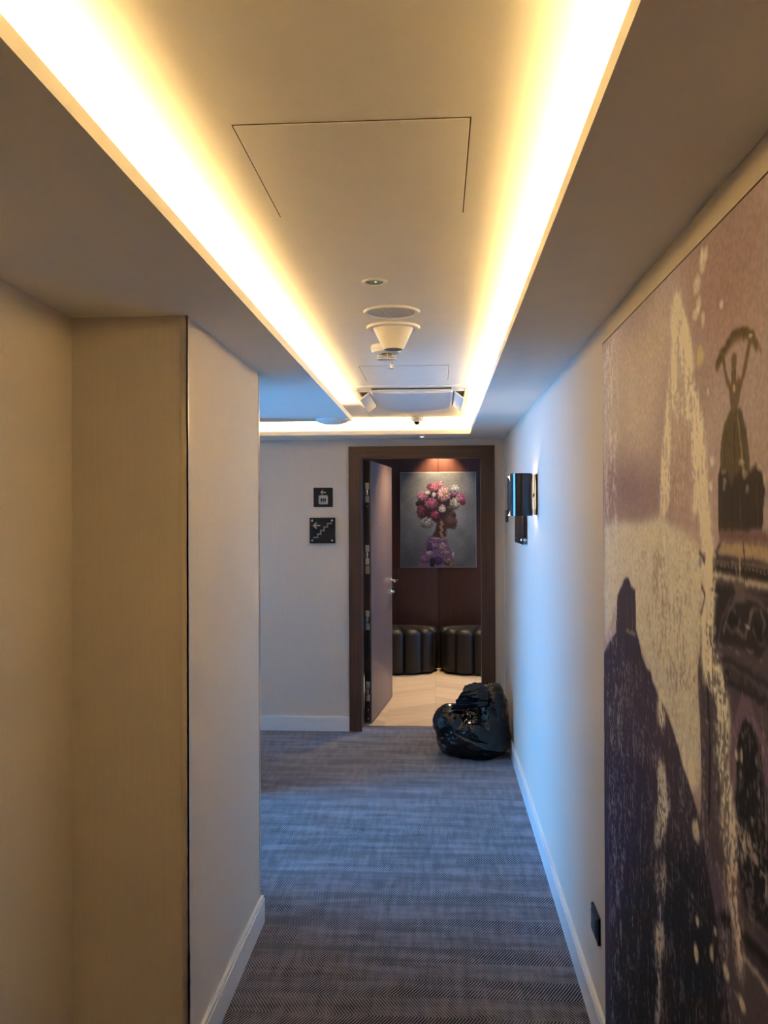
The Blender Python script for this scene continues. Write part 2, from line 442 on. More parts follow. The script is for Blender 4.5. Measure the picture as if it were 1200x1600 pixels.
# leaf: hinge edge faces the corridor
hx, hy = -0.535, 6.775
ang = math.atan2(7.815 - 6.775, -0.419 + 0.535)
ux = Vector((math.cos(ang), math.sin(ang), 0)); nx = Vector((math.sin(ang), -math.cos(ang), 0))     # along the leaf, out of its corridor side
LW, LTK, LZ0, LZ1 = 1.02, 0.056, 0.012, 2.105
def on_leaf(a, b, z):
    p = Vector((hx, hy, 0)) + ux * a + nx * b
    return (p.x, p.y, z)
def leaf_box(a0, a1, b0, b1, z0, z1, bevel=0.0):
    bm = bmesh.new(); bm_box(bm, (a0, b0, z0), (a1, b1, z1), bevel)
    for v in bm.verts: v.co = on_leaf(v.co.x, v.co.y, v.co.z)
    bmesh.ops.recalc_face_normals(bm, faces=bm.faces)
    return bm
def leaf_lathe(prof, a, z, b0=0.0, n=20):
    bm = bm_lathe(prof, (0, 0, 0), 'Z', n)
    for v in bm.verts: v.co = on_leaf(a + v.co.x, b0 + v.co.z, z + v.co.y)
    bmesh.ops.recalc_face_normals(bm, faces=bm.faces)
    return bm
leaf = obj('door_leaf', leaf_box(0.006, LW, -0.010, 0.0, LZ0, LZ1, 0.002), 'door_wood', door)
obj('leaf_core', leaf_box(0.0, LW - 0.002, -LTK, -0.010, LZ0, LZ1, 0.001), 'edge_wood', leaf)
for z in (1.85, 1.352, 0.83, 0.262):
    pl = obj('hinge', leaf_box(-0.003, 0.001, -0.044, -0.014, z + 0.026, z + 0.078, 0.0014), 'hinge_metal', leaf)
    obj('hinge', leaf_box(-0.003, 0.001, -0.044, -0.014, z - 0.078, z - 0.026, 0.0014), 'hinge_metal', leaf)
    obj('hinge_knuckle', leaf_box(-0.012, 0.001, -0.052, -0.020, z - 0.024, z + 0.024, 0.006), 'chrome', leaf)
    obj('hinge_pocket', leaf_box(-0.0035, 0.001, -0.022, -0.013, z - 0.025, z + 0.025, 0.001), 'black_plastic', leaf)
for z in (1.74, 0.115, 0.045):
    obj('screw', leaf_box(-0.002, 0.001, -0.030, -0.022, z - 0.005, z + 0.005, 0.001), 'hinge_metal', leaf)
obj('closer_plate', leaf_box(-0.0015, 0.001, -0.044, -0.012, 1.20, 1.265, 0.001), 'grey_plastic', leaf)
obj('peephole', leaf_lathe([(0, 0.004), (0.006, 0.004), (0.010, 0.002), (0.010, 0)], 0.40, 1.566), 'chrome', leaf)
hd = obj('handle', leaf_lathe([(0, 0.010), (0.022, 0.010), (0.026, 0.007), (0.026, 0)], 0.955, 1.076), 'chrome', leaf)
obj('lever_neck', leaf_lathe([(0.009, 0.06), (0.009, 0.0)], 0.955, 1.076), 'chrome', leaf)
obj('lever', leaf_box(0.83, 0.965, 0.045, 0.064, 1.066, 1.086, 0.006), 'chrome', leaf)
obj('lock_rosette', leaf_lathe([(0, 0.012), (0.019, 0.012), (0.024, 0.008), (0.024, 0)], 0.955, 0.975), 'chrome', leaf)
obj('lock_knob', leaf_lathe([(0, 0.034), (0.009, 0.034), (0.011, 0.030), (0.010, 0.01)], 0.955, 0.975), 'chrome', leaf)
obj('latch_plate', leaf_box(LW - 0.0005, LW + 0.0015, -0.046, -0.018, 1.16, 1.22, 0.0005), 'hinge_metal', leaf)

# ------------------------------------------------------------------ room beyond the door
struct('wall_far', bm_boxes(((-1.8, FAR + 0.02, -0.1), (3.1, FAR + 0.12, 2.6))), 'dark_gap', 'dark wood panelled wall behind the flower portrait', 'wall')
wall_far = bpy.data.objects['wall_far']
for k in range(6):
    x0 = -1.6 + k * 0.8
    obj('panel', bm_boxes(((x0 + 0.0015, FAR, 0.0), (x0 + 0.7985, FAR + 0.02, 2.55), 0.0015)), 'panel_wood', wall_far)
struct('wall_far_left', bm_boxes(((-1.8, YB + 0.2, 0), (-1.7, FAR, 2.6))), 'wall', 'left wall of the room beyond the door', 'wall')
struct('wall_far_right', bm_boxes(((3.0, YB + 0.2, 0), (3.1, 7.8, 2.6)), ((3.0, 8.5, 0), (3.1, FAR, 2.6)), ((3.0, 7.8, 0), (3.1, 8.5, 0.6)), ((3.0, 7.8, 2.1), (3.1, 8.5, 2.6))), 'wall',
       'right wall of the room beyond the door with a window', 'wall')
struct('wall_far_near', bm_boxes(((XR, YB + 0.1, 0), (3.1, YB + 0.2, 2.6))), 'wall', 'near wall of the room beyond the door', 'wall')
w2 = thing('window_2', (3.05, 8.15, 0.6), 'narrow window in the room beyond the door', 'window', kind='structure')
for lo, hi in (((3.02, 7.8, 0.6), (3.08, 7.84, 2.1)), ((3.02, 8.46, 0.6), (3.08, 8.5, 2.1)), ((3.02, 7.84, 0.6), (3.08, 8.46, 0.64)), ((3.02, 7.84, 2.06), (3.08, 8.46, 2.1))):
    obj('window_frame', bm_boxes((lo, hi, 0.004)), 'white_gloss', w2)
obj('pane', bm_boxes(((3.045, 7.84, 0.64), (3.051, 8.46, 2.06))), 'window_glass', w2)
struct('ceiling_far', bm_boxes(((-1.8, YB + 0.2, 2.5), (3.1, FAR + 0.1, 2.62))), 'ceiling_paint', 'plain ceiling of the room beyond the door', 'ceiling')

# oak chevron floor: every plank is a part
fl = struct('floor_oak', bm_boxes(((-1.7, 6.712, -0.08), (3.0, FAR, -0.009))), 'dark_gap', 'light oak chevron floor beyond the doorway', 'wooden floor')
CW, PP, RISE = 0.40, 0.145, 0.26
def plank_mesh(sign):
    g = 0.0005
    pts = [(-CW / 2 + g, -sign * RISE / 2 + g), (CW / 2 - g, sign * RISE / 2 + g), (CW / 2 - g, sign * RISE / 2 + PP - g), (-CW / 2 + g, -sign * RISE / 2 + PP - g)]
    bm = bm_prism(pts, lambda u, v, w: (u, v, -w), 0.009)
    # turn the grain direction: keep object space along the plank for the material
    me = bpy.data.meshes.new('plank'); bm.to_mesh(me); bm.free()
    me.materials.append(MATS['oak'])
    return me
PM = {s: plank_mesh(s) for s in (1, -1)}
base = Vector(fl.location)
for c in range(-4, 8):
    s = 1 if c % 2 else -1
    cx = -0.031 + (c + 0.5) * CW
    if cx - CW / 2 < -1.7 or cx + CW / 2 > 3.0: continue
    for k in range(-2, 22):
        y = 6.712 + k * PP
        lo, hi = y - RISE / 2, y + RISE / 2 + PP
        if hi < 6.73 or lo > FAR: continue
        if lo < 6.724 or hi > FAR:      # cut to the room edge
            g = 0.0005
            pts = [(cx - CW / 2 + g, y - s * RISE / 2 + g), (cx + CW / 2 - g, y + s * RISE / 2 + g), (cx + CW / 2 - g, y + s * RISE / 2 + PP - g), (cx - CW / 2 + g, y - s * RISE / 2 + PP - g)]
            bm = bm_prism(pts, lambda u, v, w: (u, v, -w), 0.009)
            for co, no in (((0, 6.722, 0), (0, -1, 0)), ((0, FAR - 0.001, 0), (0, 1, 0))):
                r = bmesh.ops.bisect_plane(bm, geom=bm.verts[:] + bm.edges[:] + bm.faces[:], plane_co=co, plane_no=no, clear_outer=True)
                ed = [e for e in r['geom_cut'] if isinstance(e, bmesh.types.BMEdge)]
                if ed: bmesh.ops.contextual_create(bm, geom=ed)
            if len(bm.faces) < 4: bm.free(); continue
            p = obj('plank', bm, 'oak', fl, False)
        else:
            p = bpy.data.objects.new('plank', PM[s]); col.objects.link(p); p.parent = fl
            p.location = Vector((cx, y, 0)) - base

# ------------------------------------------------------------------ numpy painter for the two prints
def value_noise(h, w, cell_y, cell_x, seed):
    rng = np.random.default_rng(seed)
    gy, gx = int(h / cell_y) + 3, int(w / cell_x) + 3
    g = rng.random((gy, gx))
    yy = np.arange(h) / cell_y; xx = np.arange(w) / cell_x
    y0 = yy.astype(int); x0 = xx.astype(int); fy = (yy - y0)[:, None]; fx = (xx - x0)[None]
    fy = fy * fy * (3 - 2 * fy); fx = fx * fx * (3 - 2 * fx)
    a = g[y0][:, x0]; b = g[y0][:, x0 + 1]; c = g[y0 + 1][:, x0]; d = g[y0 + 1][:, x0 + 1]
    return (a * (1 - fx) + b * fx) * (1 - fy) + (c * (1 - fx) + d * fx) * fy

def box_blur(m, ry, rx):
    for ax, r in ((0, ry), (1, rx)):
        if r < 1: continue
        for _ in range(2):
            pad = [(0, 0), (0, 0)]; pad[ax] = (r + 1, r)
            c = np.cumsum(np.pad(m, pad, mode='edge'), axis=ax)
            m = (c[2 * r + 1:] - c[:-2 * r - 1]) / (2 * r + 1) if ax == 0 else (c[:, 2 * r + 1:] - c[:, :-2 * r - 1]) / (2 * r + 1)
    return m

def poly_mask(pts, XX, YY):
    m = np.zeros(XX.shape, bool)
    for i in range(len(pts)):
        (x1, y1), (x2, y2) = pts[i], pts[i - 1]
        if y1 == y2: continue
        m ^= ((y1 > YY) != (y2 > YY)) & (XX < (x2 - x1) * (YY - y1) / (y2 - y1) + x1)
    return m.astype(float)

def line_mask(pts, XX, YY, w):
    d = np.full(XX.shape, 1e9)
    for (x1, y1), (x2, y2) in zip(pts, pts[1:]):
        dx, dy = x2 - x1, y2 - y1
        t = np.clip(((XX - x1) * dx + (YY - y1) * dy) / (dx * dx + dy * dy + 1e-12), 0, 1)
        d = np.minimum(d, np.hypot(XX - x1 - t * dx, YY - y1 - t * dy))
    return (d < w / 2).astype(float)

def lay(img, mask, c):
    img += (np.array(c, float) - img) * mask[..., None]

def ink_grid(name, img, place, m, parent, x_of, y_of):
    """a flat print: one vertex per painted dot, colour kept on the vertices"""
    h, w, _ = img.shape
    xs = np.array([x_of(i) for i in range(w)]); ys = np.array([y_of(j) for j in range(h)])
    X, Y = np.meshgrid(xs, ys)
    co = place(X.ravel(), Y.ravel()).astype(np.float32)
    idx = np.arange(h * w).reshape(h, w)
    q = np.stack([idx[:-1, :-1], idx[1:, :-1], idx[1:, 1:], idx[:-1, 1:]], -1).reshape(-1, 4)
    n = len(q)
    me = bpy.data.meshes.new(name)
    me.vertices.add(len(co)); me.loops.add(n * 4); me.polygons.add(n)
    wp = np.array(world_of(parent), dtype=np.float32) if parent else np.zeros(3, np.float32)
    me.vertices.foreach_set('co', (co - wp).ravel())
    me.loops.foreach_set('vertex_index', q.ravel().astype(np.int32))
    me.polygons.foreach_set('loop_start', np.arange(0, n * 4, 4, dtype=np.int32))
    me.polygons.foreach_set('loop_total', np.full(n, 4, np.int32))
    me.update(calc_edges=True)
    c = np.clip(img.reshape(-1, 3) / 255, 0, 1)
    c = np.where(c <= 0.04045, c / 12.92, ((c + 0.055) / 1.055) ** 2.4)
    at = me.color_attributes.new('ink', 'FLOAT_COLOR', 'POINT')
    at.data.foreach_set('color', np.concatenate([c, np.ones((len(c), 1))], 1).astype(np.float32).ravel())
    me.materials.append(MATS[m])
    o = bpy.data.objects.new(name, me); col.objects.link(o); o.parent = parent
    return o

# ------------------------------------------------------------------ mural on the right wall (metres: s from its left edge, z height)
MURAL_SHAPES = [
["p",[[0.013,1.869],[0.479,1.801],[0.817,1.699],[0.816,1.659],[0.476,1.654],[0.007,1.646]],[128,102,102],0.75,0.05],
["p",[[0.02,2.141],[0.725,2.138],[0.775,2.057],[0.545,1.828],[0.012,1.831]],[170,146,126],0.6,0.05],
["p",[[0.826,2.18],[1.309,2.176],[1.305,1.963],[1.031,1.955]],[140,108,98],0.8,0.08],
["p",[[0.027,1.636],[0.293,1.648],[0.476,1.648],[0.661,1.664],[0.767,1.65],[0.853,1.64],[0.947,1.616],[1.025,1.6],[1.024,1.553],[1.015,1.481],[0.96,1.425],[0.95,1.3],[0.964,1.18],[0.939,1.116],[0.853,1.134],[0.733,1.224],[0.534,1.301],[0.429,1.372],[0.403,1.475],[0.289,1.492],[0.018,1.287]],[178,158,138],0.9,0.012],
["p",[[0.8,1.835],[0.918,1.824],[0.924,1.697],[0.987,1.611],[0.853,1.638],[0.741,1.656]],[150,122,114],0.7,0.02],
["p",[[0.265,1.472],[0.297,1.494],[0.344,1.501],[0.381,1.477],[0.424,1.474],[0.429,1.372],[0.456,1.351],[0.489,1.316],[0.534,1.293],[0.577,1.293],[0.595,1.269],[0.636,1.257],[0.707,1.232],[0.758,1.206],[0.807,1.174],[0.853,1.14],[0.888,1.119],[0.938,1.085],[0.985,1.041],[1.022,0.984],[1.067,0.923],[1.147,0.777],[-0.013,0.029],[0.007,1.247],[0.067,1.283],[0.177,1.329],[0.206,1.44]],[66,54,64],1,0.003],
["l",[[0.327,1.443],[0.333,1.359]],[98,80,84],0.8,0.002,0.006],
["l",[[0.388,1.457],[0.393,1.367]],[98,80,84],0.8,0.002,0.005],
["l",[[0.31,1.357],[0.421,1.359]],[150,132,118],0.9,0.002,0.008],
["l",[[0.359,1.177],[0.499,1.152],[0.621,1.123],[0.73,1.069]],[96,80,88],0.6,0.003,0.006],
["p",[[0.009,0.936],[0.529,1.067],[0.522,0.706],[-0.003,0.445]],[48,42,66],0.8,0.06],
["p",[[0.525,0.847],[0.977,1.013],[1.081,0.714],[0.036,0.06],[0.14,0.493]],[34,30,34],0.85,0.05],
["p",[[0.701,0.917],[1.151,1.04],[1.291,1.002],[1.289,0.844],[0.131,0.119]],[24,21,26],0.7,0.05],
["l",[[0.737,0.91],[0.871,0.906],[0.994,0.902]],[62,58,62],0.8,0.004,0.012],
["l",[[0.783,0.929],[0.914,0.925],[1.021,0.917]],[20,18,22],0.8,0.004,0.012],
["p",[[1.036,1.591],[1.079,1.62],[1.313,1.62],[1.302,0.871],[1.116,0.78],[1.022,0.978],[0.954,1.066],[0.963,1.13],[0.957,1.227],[0.951,1.362],[0.968,1.445],[1.03,1.488]],[84,70,72],1,0.003],
["p",[[1.089,1.619],[1.313,1.62],[1.313,1.593],[1.061,1.595]],[150,124,100],1,0.002],
["p",[[1.069,1.641],[1.313,1.639],[1.313,1.622],[1.075,1.62]],[112,84,82],1,0.002],
["p",[[1.036,1.591],[1.313,1.589],[1.312,1.562],[1.032,1.563]],[48,40,42],1,0.002],
["l",[[1.046,1.582],[1.19,1.584],[1.312,1.585]],[140,118,104],0.9,0.001,0.006],
["l",[[1.039,1.557],[1.16,1.557],[1.312,1.556]],[178,156,132],0.9,0.002,0.009],
["l",[[1.16,1.579],[1.169,1.557]],[120,100,92],0.9,0.002,0.006],
["p",[[1.038,1.54],[1.312,1.544],[1.311,1.476],[1.272,1.441],[1.158,1.443],[1.044,1.437]],[52,44,46],1,0.003],
["l",[[1.093,1.461],[1.121,1.499],[1.159,1.521],[1.204,1.534],[1.26,1.531],[1.299,1.519]],[112,92,90],0.9,0.002,0.008],
["l",[[1.149,1.502],[1.164,1.471],[1.2,1.465],[1.218,1.489],[1.235,1.511]],[118,98,92],0.9,0.002,0.008],
["l",[[1.24,1.481],[1.265,1.467],[1.291,1.466]],[110,90,90],0.9,0.002,0.006],
["p",[[1.107,1.482],[1.133,1.499],[1.165,1.493],[1.165,1.477],[1.127,1.466]],[36,30,34],1,0.003],
["p",[[1.241,1.497],[1.273,1.496],[1.286,1.473],[1.256,1.468]],[36,30,34],1,0.003],
["e",[1.212,1.483,0.012,0.004],[150,128,114],0.9],
["l",[[1.092,1.41],[1.31,1.403]],[58,50,50],1,0.002,0.02],
["l",[[1.099,1.403],[1.31,1.395]],[100,84,82],0.8,0.002,0.008],
["l",[[1.109,1.393],[1.31,1.383]],[42,36,38],1,0.002,0.012],
["p",[[1.187,1.373],[1.222,1.378],[1.238,1.353],[1.308,1.301],[1.307,1.223],[1.275,1.272],[1.238,1.317],[1.201,1.326],[1.162,1.292],[1.141,1.145],[1.121,1.138],[1.13,1.284],[1.162,1.334]],[108,84,92],0.9,0.003],
["p",[[1.154,1.182],[1.161,1.276],[1.18,1.313],[1.204,1.329],[1.232,1.326],[1.265,1.304],[1.28,1.254],[1.283,1.146],[1.305,1.067],[1.239,1.016],[1.167,1.079]],[22,20,24],1,0.002],
["p",[[1.152,1.095],[1.307,1.175],[1.304,1.028],[1.196,1.017]],[30,26,30],0.9,0.006],
["p",[[1.0,1.01],[1.086,1.035],[1.125,0.973],[1.043,0.946]],[92,74,84],0.9,0.004],
["l",[[1.05,0.938],[1.303,0.96]],[66,54,56],0.9,0.004,0.02],
["l",[[1.085,0.954],[1.304,0.979]],[22,18,20],0.9,0.004,0.02],
["l",[[1.196,1.007],[1.304,1.009]],[70,58,60],0.8,0.004,0.014],
["e",[1.061,1.576,0.005,0.003],[118,98,88],0.9],
["e",[1.082,1.576,0.006,0.003],[118,98,88],0.9],
["e",[1.103,1.576,0.006,0.003],[118,98,88],0.9],
["e",[1.124,1.576,0.005,0.003],[118,98,88],0.9],
["e",[1.144,1.576,0.005,0.003],[118,98,88],0.9],
["e",[1.163,1.576,0.005,0.003],[118,98,88],0.9],
["e",[1.182,1.576,0.005,0.003],[118,98,88],0.9],
["e",[1.2,1.576,0.005,0.003],[118,98,88],0.9],
["e",[1.218,1.576,0.005,0.003],[118,98,88],0.9],
["e",[1.236,1.576,0.004,0.003],[118,98,88],0.9],
["e",[1.253,1.576,0.004,0.003],[118,98,88],0.9],
["e",[1.269,1.576,0.005,0.003],[118,98,88],0.9],
["e",[1.286,1.576,0.004,0.003],[118,98,88],0.9],
["e",[1.301,1.576,0.004,0.003],[118,98,88],0.9],
["e",[1.135,1.596,0.005,0.002],[128,106,96],0.8],
["e",[1.155,1.596,0.005,0.003],[128,106,96],0.8],
["e",[1.175,1.595,0.004,0.002],[128,106,96],0.8],
["e",[1.194,1.595,0.004,0.002],[128,106,96],0.8],
["e",[1.213,1.595,0.004,0.003],[128,106,96],0.8],
["e",[1.231,1.594,0.004,0.002],[128,106,96],0.8],
["e",[1.249,1.594,0.003,0.002],[128,106,96],0.8],
["e",[1.266,1.594,0.004,0.002],[128,106,96],0.8],
["e",[1.283,1.593,0.003,0.002],[128,106,96],0.8],
["e",[1.299,1.593,0.004,0.002],[128,106,96],0.8],
["p",[[1.15,1.556],[1.202,1.557],[1.193,1.533],[1.213,1.522],[1.147,1.52],[1.162,1.535]],[104,88,80],0.9,0.002],
["l",[[1.179,1.617],[1.181,1.559]],[150,128,112],0.8,0.001,0.004],
["l",[[1.197,1.618],[1.199,1.56]],[58,46,46],0.9,0.001,0.005],
["l",[[1.065,1.435],[1.087,1.483],[1.127,1.516],[1.184,1.537],[1.247,1.542],[1.312,1.53]],[96,78,78],0.9,0.002,0.006],
["l",[[1.11,1.472],[1.133,1.464],[1.164,1.472],[1.177,1.491]],[128,106,98],0.8,0.002,0.005],
["l",[[1.224,1.503],[1.241,1.517],[1.273,1.516],[1.288,1.498],[1.278,1.479]],[124,102,96],0.8,0.002,0.005],
["e",[1.06,1.521,0.01,0.005],[112,92,88],0.8],
["e",[1.079,1.431,0.01,0.005],[112,92,88],0.8],
["e",[1.126,1.436,0.008,0.003],[112,92,88],0.8],
["e",[1.164,1.433,0.015,0.004],[112,92,88],0.8],
["e",[1.223,1.445,0.022,0.005],[112,92,88],0.8],
["e",[1.272,1.439,0.008,0.004],[112,92,88],0.8],
["e",[1.086,1.418,0.007,0.006],[112,92,88],0.8],
["e",[1.051,1.456,0.008,0.01],[112,92,88],0.8],
["l",[[1.125,1.392],[1.217,1.39],[1.31,1.387]],[116,96,90],0.8,0.002,0.005],
["l",[[1.099,1.375],[1.202,1.376],[1.309,1.371]],[34,28,32],0.9,0.002,0.008],
["l",[[1.125,1.355],[1.156,1.345],[1.143,1.321]],[92,74,82],0.8,0.002,0.007],
["l",[[1.244,1.37],[1.266,1.357],[1.292,1.375]],[98,80,86],0.8,0.002,0.006],
["l",[[1.056,1.312],[1.069,1.234],[1.06,1.139]],[66,54,60],0.9,0.002,0.01],
["l",[[1.005,1.336],[1.018,1.22],[1.009,1.098]],[40,34,40],0.9,0.002,0.012],
["l",[[1.233,1.342],[1.27,1.311],[1.295,1.268]],[120,96,104],0.8,0.002,0.006],
["l",[[1.149,1.289],[1.142,1.211],[1.141,1.145]],[116,92,100],0.7,0.002,0.006],
["e",[1.186,1.299,0.004,0.009],[150,128,118],0.6],
["e",[1.221,1.292,0.004,0.01],[150,128,118],0.6],
["e",[1.248,1.274,0.004,0.009],[150,128,118],0.6],
["e",[1.179,1.233,0.006,0.009],[150,128,118],0.6],
["e",[1.208,1.21,0.004,0.009],[150,128,118],0.6],
["e",[1.258,1.227,0.004,0.01],[150,128,118],0.6],
["e",[1.23,1.171,0.006,0.009],[150,128,118],0.6],
["e",[1.196,1.154,0.004,0.009],[150,128,118],0.6],
["l",[[1.07,1.936],[1.088,1.947],[1.115,1.956],[1.144,1.966],[1.172,1.97],[1.196,1.968],[1.22,1.961],[1.242,1.95],[1.258,1.936]],[104,84,66],1,0.002,0.02],
["e",[1.081,1.943,0.017,0.007],[92,74,58],1],
["e",[1.105,1.955,0.016,0.007],[92,74,58],1],
["e",[1.131,1.963,0.016,0.007],[92,74,58],1],
["e",[1.154,1.971,0.015,0.006],[92,74,58],1],
["e",[1.175,1.973,0.015,0.006],[92,74,58],1],
["e",[1.196,1.972,0.015,0.006],[92,74,58],1],
["e",[1.214,1.965,0.014,0.006],[92,74,58],1],
["e",[1.231,1.956,0.014,0.006],[92,74,58],1],
["l",[[1.247,1.945],[1.263,1.932],[1.274,1.923]],[104,84,66],1,0.001,0.006],
["e",[1.234,1.953,0.008,0.004],[190,168,140],0.9],
["l",[[1.098,1.945],[1.107,1.916],[1.133,1.887],[1.143,1.868]],[104,84,66],1,0.001,0.012],
["l",[[1.231,1.944],[1.213,1.911],[1.195,1.886],[1.174,1.864]],[104,84,66],1,0.001,0.013],
["e",[1.159,1.928,0.014,0.014],[104,84,66],1],
["p",[[1.147,1.922],[1.171,1.918],[1.171,1.894],[1.195,1.893],[1.183,1.854],[1.17,1.843],[1.194,1.831],[1.132,1.837],[1.142,1.851],[1.124,1.893],[1.146,1.894]],[104,84,66],1,0.001],
["e",[1.159,1.882,0.007,0.009],[168,142,116],0.8],
["p",[[1.136,1.847],[1.188,1.841],[1.209,1.809],[1.22,1.774],[1.227,1.73],[1.226,1.64],[1.069,1.639],[1.077,1.74],[1.088,1.79],[1.109,1.826]],[92,76,60],1,0.002],
["l",[[1.173,1.83],[1.182,1.799],[1.193,1.764],[1.204,1.713]],[140,118,92],0.9,0.001,0.006],
["p",[[1.07,1.74],[1.098,1.747],[1.124,1.738],[1.14,1.709],[1.153,1.731],[1.187,1.74],[1.216,1.728],[1.227,1.735],[1.25,1.744],[1.276,1.735],[1.289,1.71],[1.28,1.643],[1.069,1.641]],[60,48,42],1,0.002],
["e",[1.101,1.742,0.014,0.006],[170,148,126],0.6],
["e",[1.108,1.725,0.013,0.008],[170,148,126],0.6],
["e",[1.19,1.753,0.015,0.006],[170,148,126],0.6],
["e",[1.204,1.732,0.012,0.009],[170,148,126],0.6],
["e",[1.216,1.708,0.008,0.008],[170,148,126],0.6],
["e",[1.266,1.739,0.013,0.006],[170,148,126],0.6],
["e",[1.287,1.718,0.006,0.01],[170,148,126],0.6],
["e",[1.104,1.714,0.008,0.006],[170,148,126],0.6],
["l",[[1.119,1.818],[1.105,1.761],[1.097,1.716]],[70,56,46],0.9,0.001,0.004],
["l",[[1.158,1.823],[1.154,1.769],[1.159,1.725]],[70,56,46],0.9,0.001,0.004],
["l",[[1.199,1.787],[1.21,1.739]],[74,60,48],0.8,0.001,0.004],
["l",[[1.143,1.704],[1.145,1.642]],[44,34,30],0.9,0.001,0.005],
["l",[[1.216,1.702],[1.217,1.641]],[44,34,30],0.9,0.001,0.005],
["l",[[1.09,1.699],[1.086,1.646]],[96,80,66],0.7,0.001,0.004],
["l",[[1.257,1.711],[1.259,1.645]],[92,76,62],0.7,0.001,0.004],
["l",[[1.18,1.713],[1.185,1.649]],[96,80,64],0.7,0.001,0.004],
["p",[[0.82,2.133],[0.852,2.096],[0.883,2.053],[0.912,2.002],[0.928,1.955],[0.903,1.953],[0.859,1.986],[0.823,2.033],[0.784,2.044],[0.765,2.087],[0.781,2.117]],[202,184,158],0.3,0.008],
["w",[[0.82,2.133],[0.852,2.096],[0.883,2.053],[0.912,2.002],[0.928,1.955],[0.903,1.953],[0.859,1.986],[0.823,2.033],[0.784,2.044],[0.765,2.087],[0.781,2.117]],[202,184,158],0.95,0.95],
["p",[[0.784,2.044],[0.859,1.986],[0.911,1.951],[0.952,1.895],[0.971,1.843],[0.91,1.85],[0.82,1.873],[0.72,1.885],[0.747,1.951],[0.769,2.003]],[202,184,158],0.24,0.008],
["w",[[0.784,2.044],[0.859,1.986],[0.911,1.951],[0.952,1.895],[0.971,1.843],[0.91,1.85],[0.82,1.873],[0.72,1.885],[0.747,1.951],[0.769,2.003]],[202,184,158],0.75,0.55],
["p",[[0.725,1.877],[0.766,1.872],[0.75,1.811],[0.753,1.714],[0.716,1.672],[0.666,1.665],[0.679,1.759],[0.708,1.829]],[202,184,158],0.29,0.008],
["w",[[0.725,1.877],[0.766,1.872],[0.75,1.811],[0.753,1.714],[0.716,1.672],[0.666,1.665],[0.679,1.759],[0.708,1.829]],[202,184,158],0.9,0.75],
["p",[[0.91,1.875],[0.979,1.854],[0.997,1.768],[1.011,1.683],[1.036,1.601],[1.053,1.532],[1.03,1.447],[0.986,1.55],[0.964,1.672],[0.921,1.747],[0.9,1.812]],[202,184,158],0.27,0.008],
["w",[[0.91,1.875],[0.979,1.854],[0.997,1.768],[1.011,1.683],[1.036,1.601],[1.053,1.532],[1.03,1.447],[0.986,1.55],[0.964,1.672],[0.921,1.747],[0.9,1.812]],[202,184,158],0.85,0.7],
["w",[[0.771,1.865],[0.91,1.85],[0.916,1.722],[0.816,1.672],[0.747,1.686]],[170,148,124],0.6,0.3],
["p",[[0.924,1.722],[0.957,1.718],[0.94,1.672],[0.898,1.665]],[202,184,158],0.26,0.008],
["w",[[0.924,1.722],[0.957,1.718],[0.94,1.672],[0.898,1.665]],[202,184,158],0.8,0.6],
["e",[0.97,1.971,0.023,0.022],[176,152,112],0.6],
["e",[0.985,2.16,0.011,0.017],[202,184,158],0.5],
["e",[1.012,2.156,0.011,0.015],[202,184,158],0.5],
["e",[0.952,2.112,0.024,0.02],[202,184,158],0.5],
["e",[0.963,2.071,0.016,0.017],[202,184,158],0.5],
["e",[0.987,2.036,0.011,0.015],[202,184,158],0.5],
["e",[0.943,2.058,0.02,0.012],[202,184,158],0.5],
["e",[1.093,2.04,0.008,0.009],[202,184,158],0.5],
["e",[1.015,1.896,0.007,0.008],[202,184,158],0.5],
["e",[1.035,1.765,0.014,0.011],[202,184,158],0.5],
["e",[1.027,1.719,0.011,0.01],[202,184,158],0.5],
["e",[1.047,1.592,0.009,0.006],[202,184,158],0.5],
["e",[0.988,2.145,0.023,0.024],[202,184,158],0.5],
["w",[[0.01,2.166],[0.197,2.166],[0.228,2.031],[0.194,1.313],[0.028,1.269],[0.023,1.869]],[186,166,146],0.6,0.35],
["w",[[0.028,1.289],[0.286,1.326],[0.352,0.83],[0.177,0.221],[0.058,0.15]],[160,142,136],0.45,0.2],
["w",[[0.649,1.629],[0.725,1.63],[0.718,1.27],[0.653,1.256]],[170,148,126],0.5,0.2],
["p",[[0.653,1.263],[0.697,1.265],[0.701,1.202],[0.673,1.173],[0.635,1.215]],[202,184,158],0.27,0.008],
["w",[[0.653,1.263],[0.697,1.265],[0.701,1.202],[0.673,1.173],[0.635,1.215]],[202,184,158],0.85,0.7],
["p",[[0.627,1.095],[0.683,1.111],[0.72,1.079],[0.703,1.017],[0.648,0.998]],[202,184,158],0.26,0.008],
["w",[[0.627,1.095],[0.683,1.111],[0.72,1.079],[0.703,1.017],[0.648,0.998]],[202,184,158],0.8,0.6],
["p",[[0.636,1.009],[0.745,1.046],[0.702,0.974],[0.646,0.902],[0.593,0.89],[0.624,0.946]],[202,184,158],0.26,0.008],
["w",[[0.636,1.009],[0.745,1.046],[0.702,0.974],[0.646,0.902],[0.593,0.89],[0.624,0.946]],[202,184,158],0.8,0.6],
["p",[[0.651,0.883],[0.69,0.891],[0.71,0.843],[0.677,0.778],[0.642,0.732],[0.626,0.784],[0.598,0.831]],[186,160,138],0.27,0.008],
["w",[[0.651,0.883],[0.69,0.891],[0.71,0.843],[0.677,0.778],[0.642,0.732],[0.626,0.784],[0.598,0.831]],[186,160,138],0.85,0.7],
["p",[[0.631,0.727],[0.687,0.754],[0.686,0.703],[0.663,0.655],[0.65,0.561],[0.638,0.495],[0.591,0.467],[0.628,0.578],[0.595,0.68]],[186,160,138],0.27,0.008],
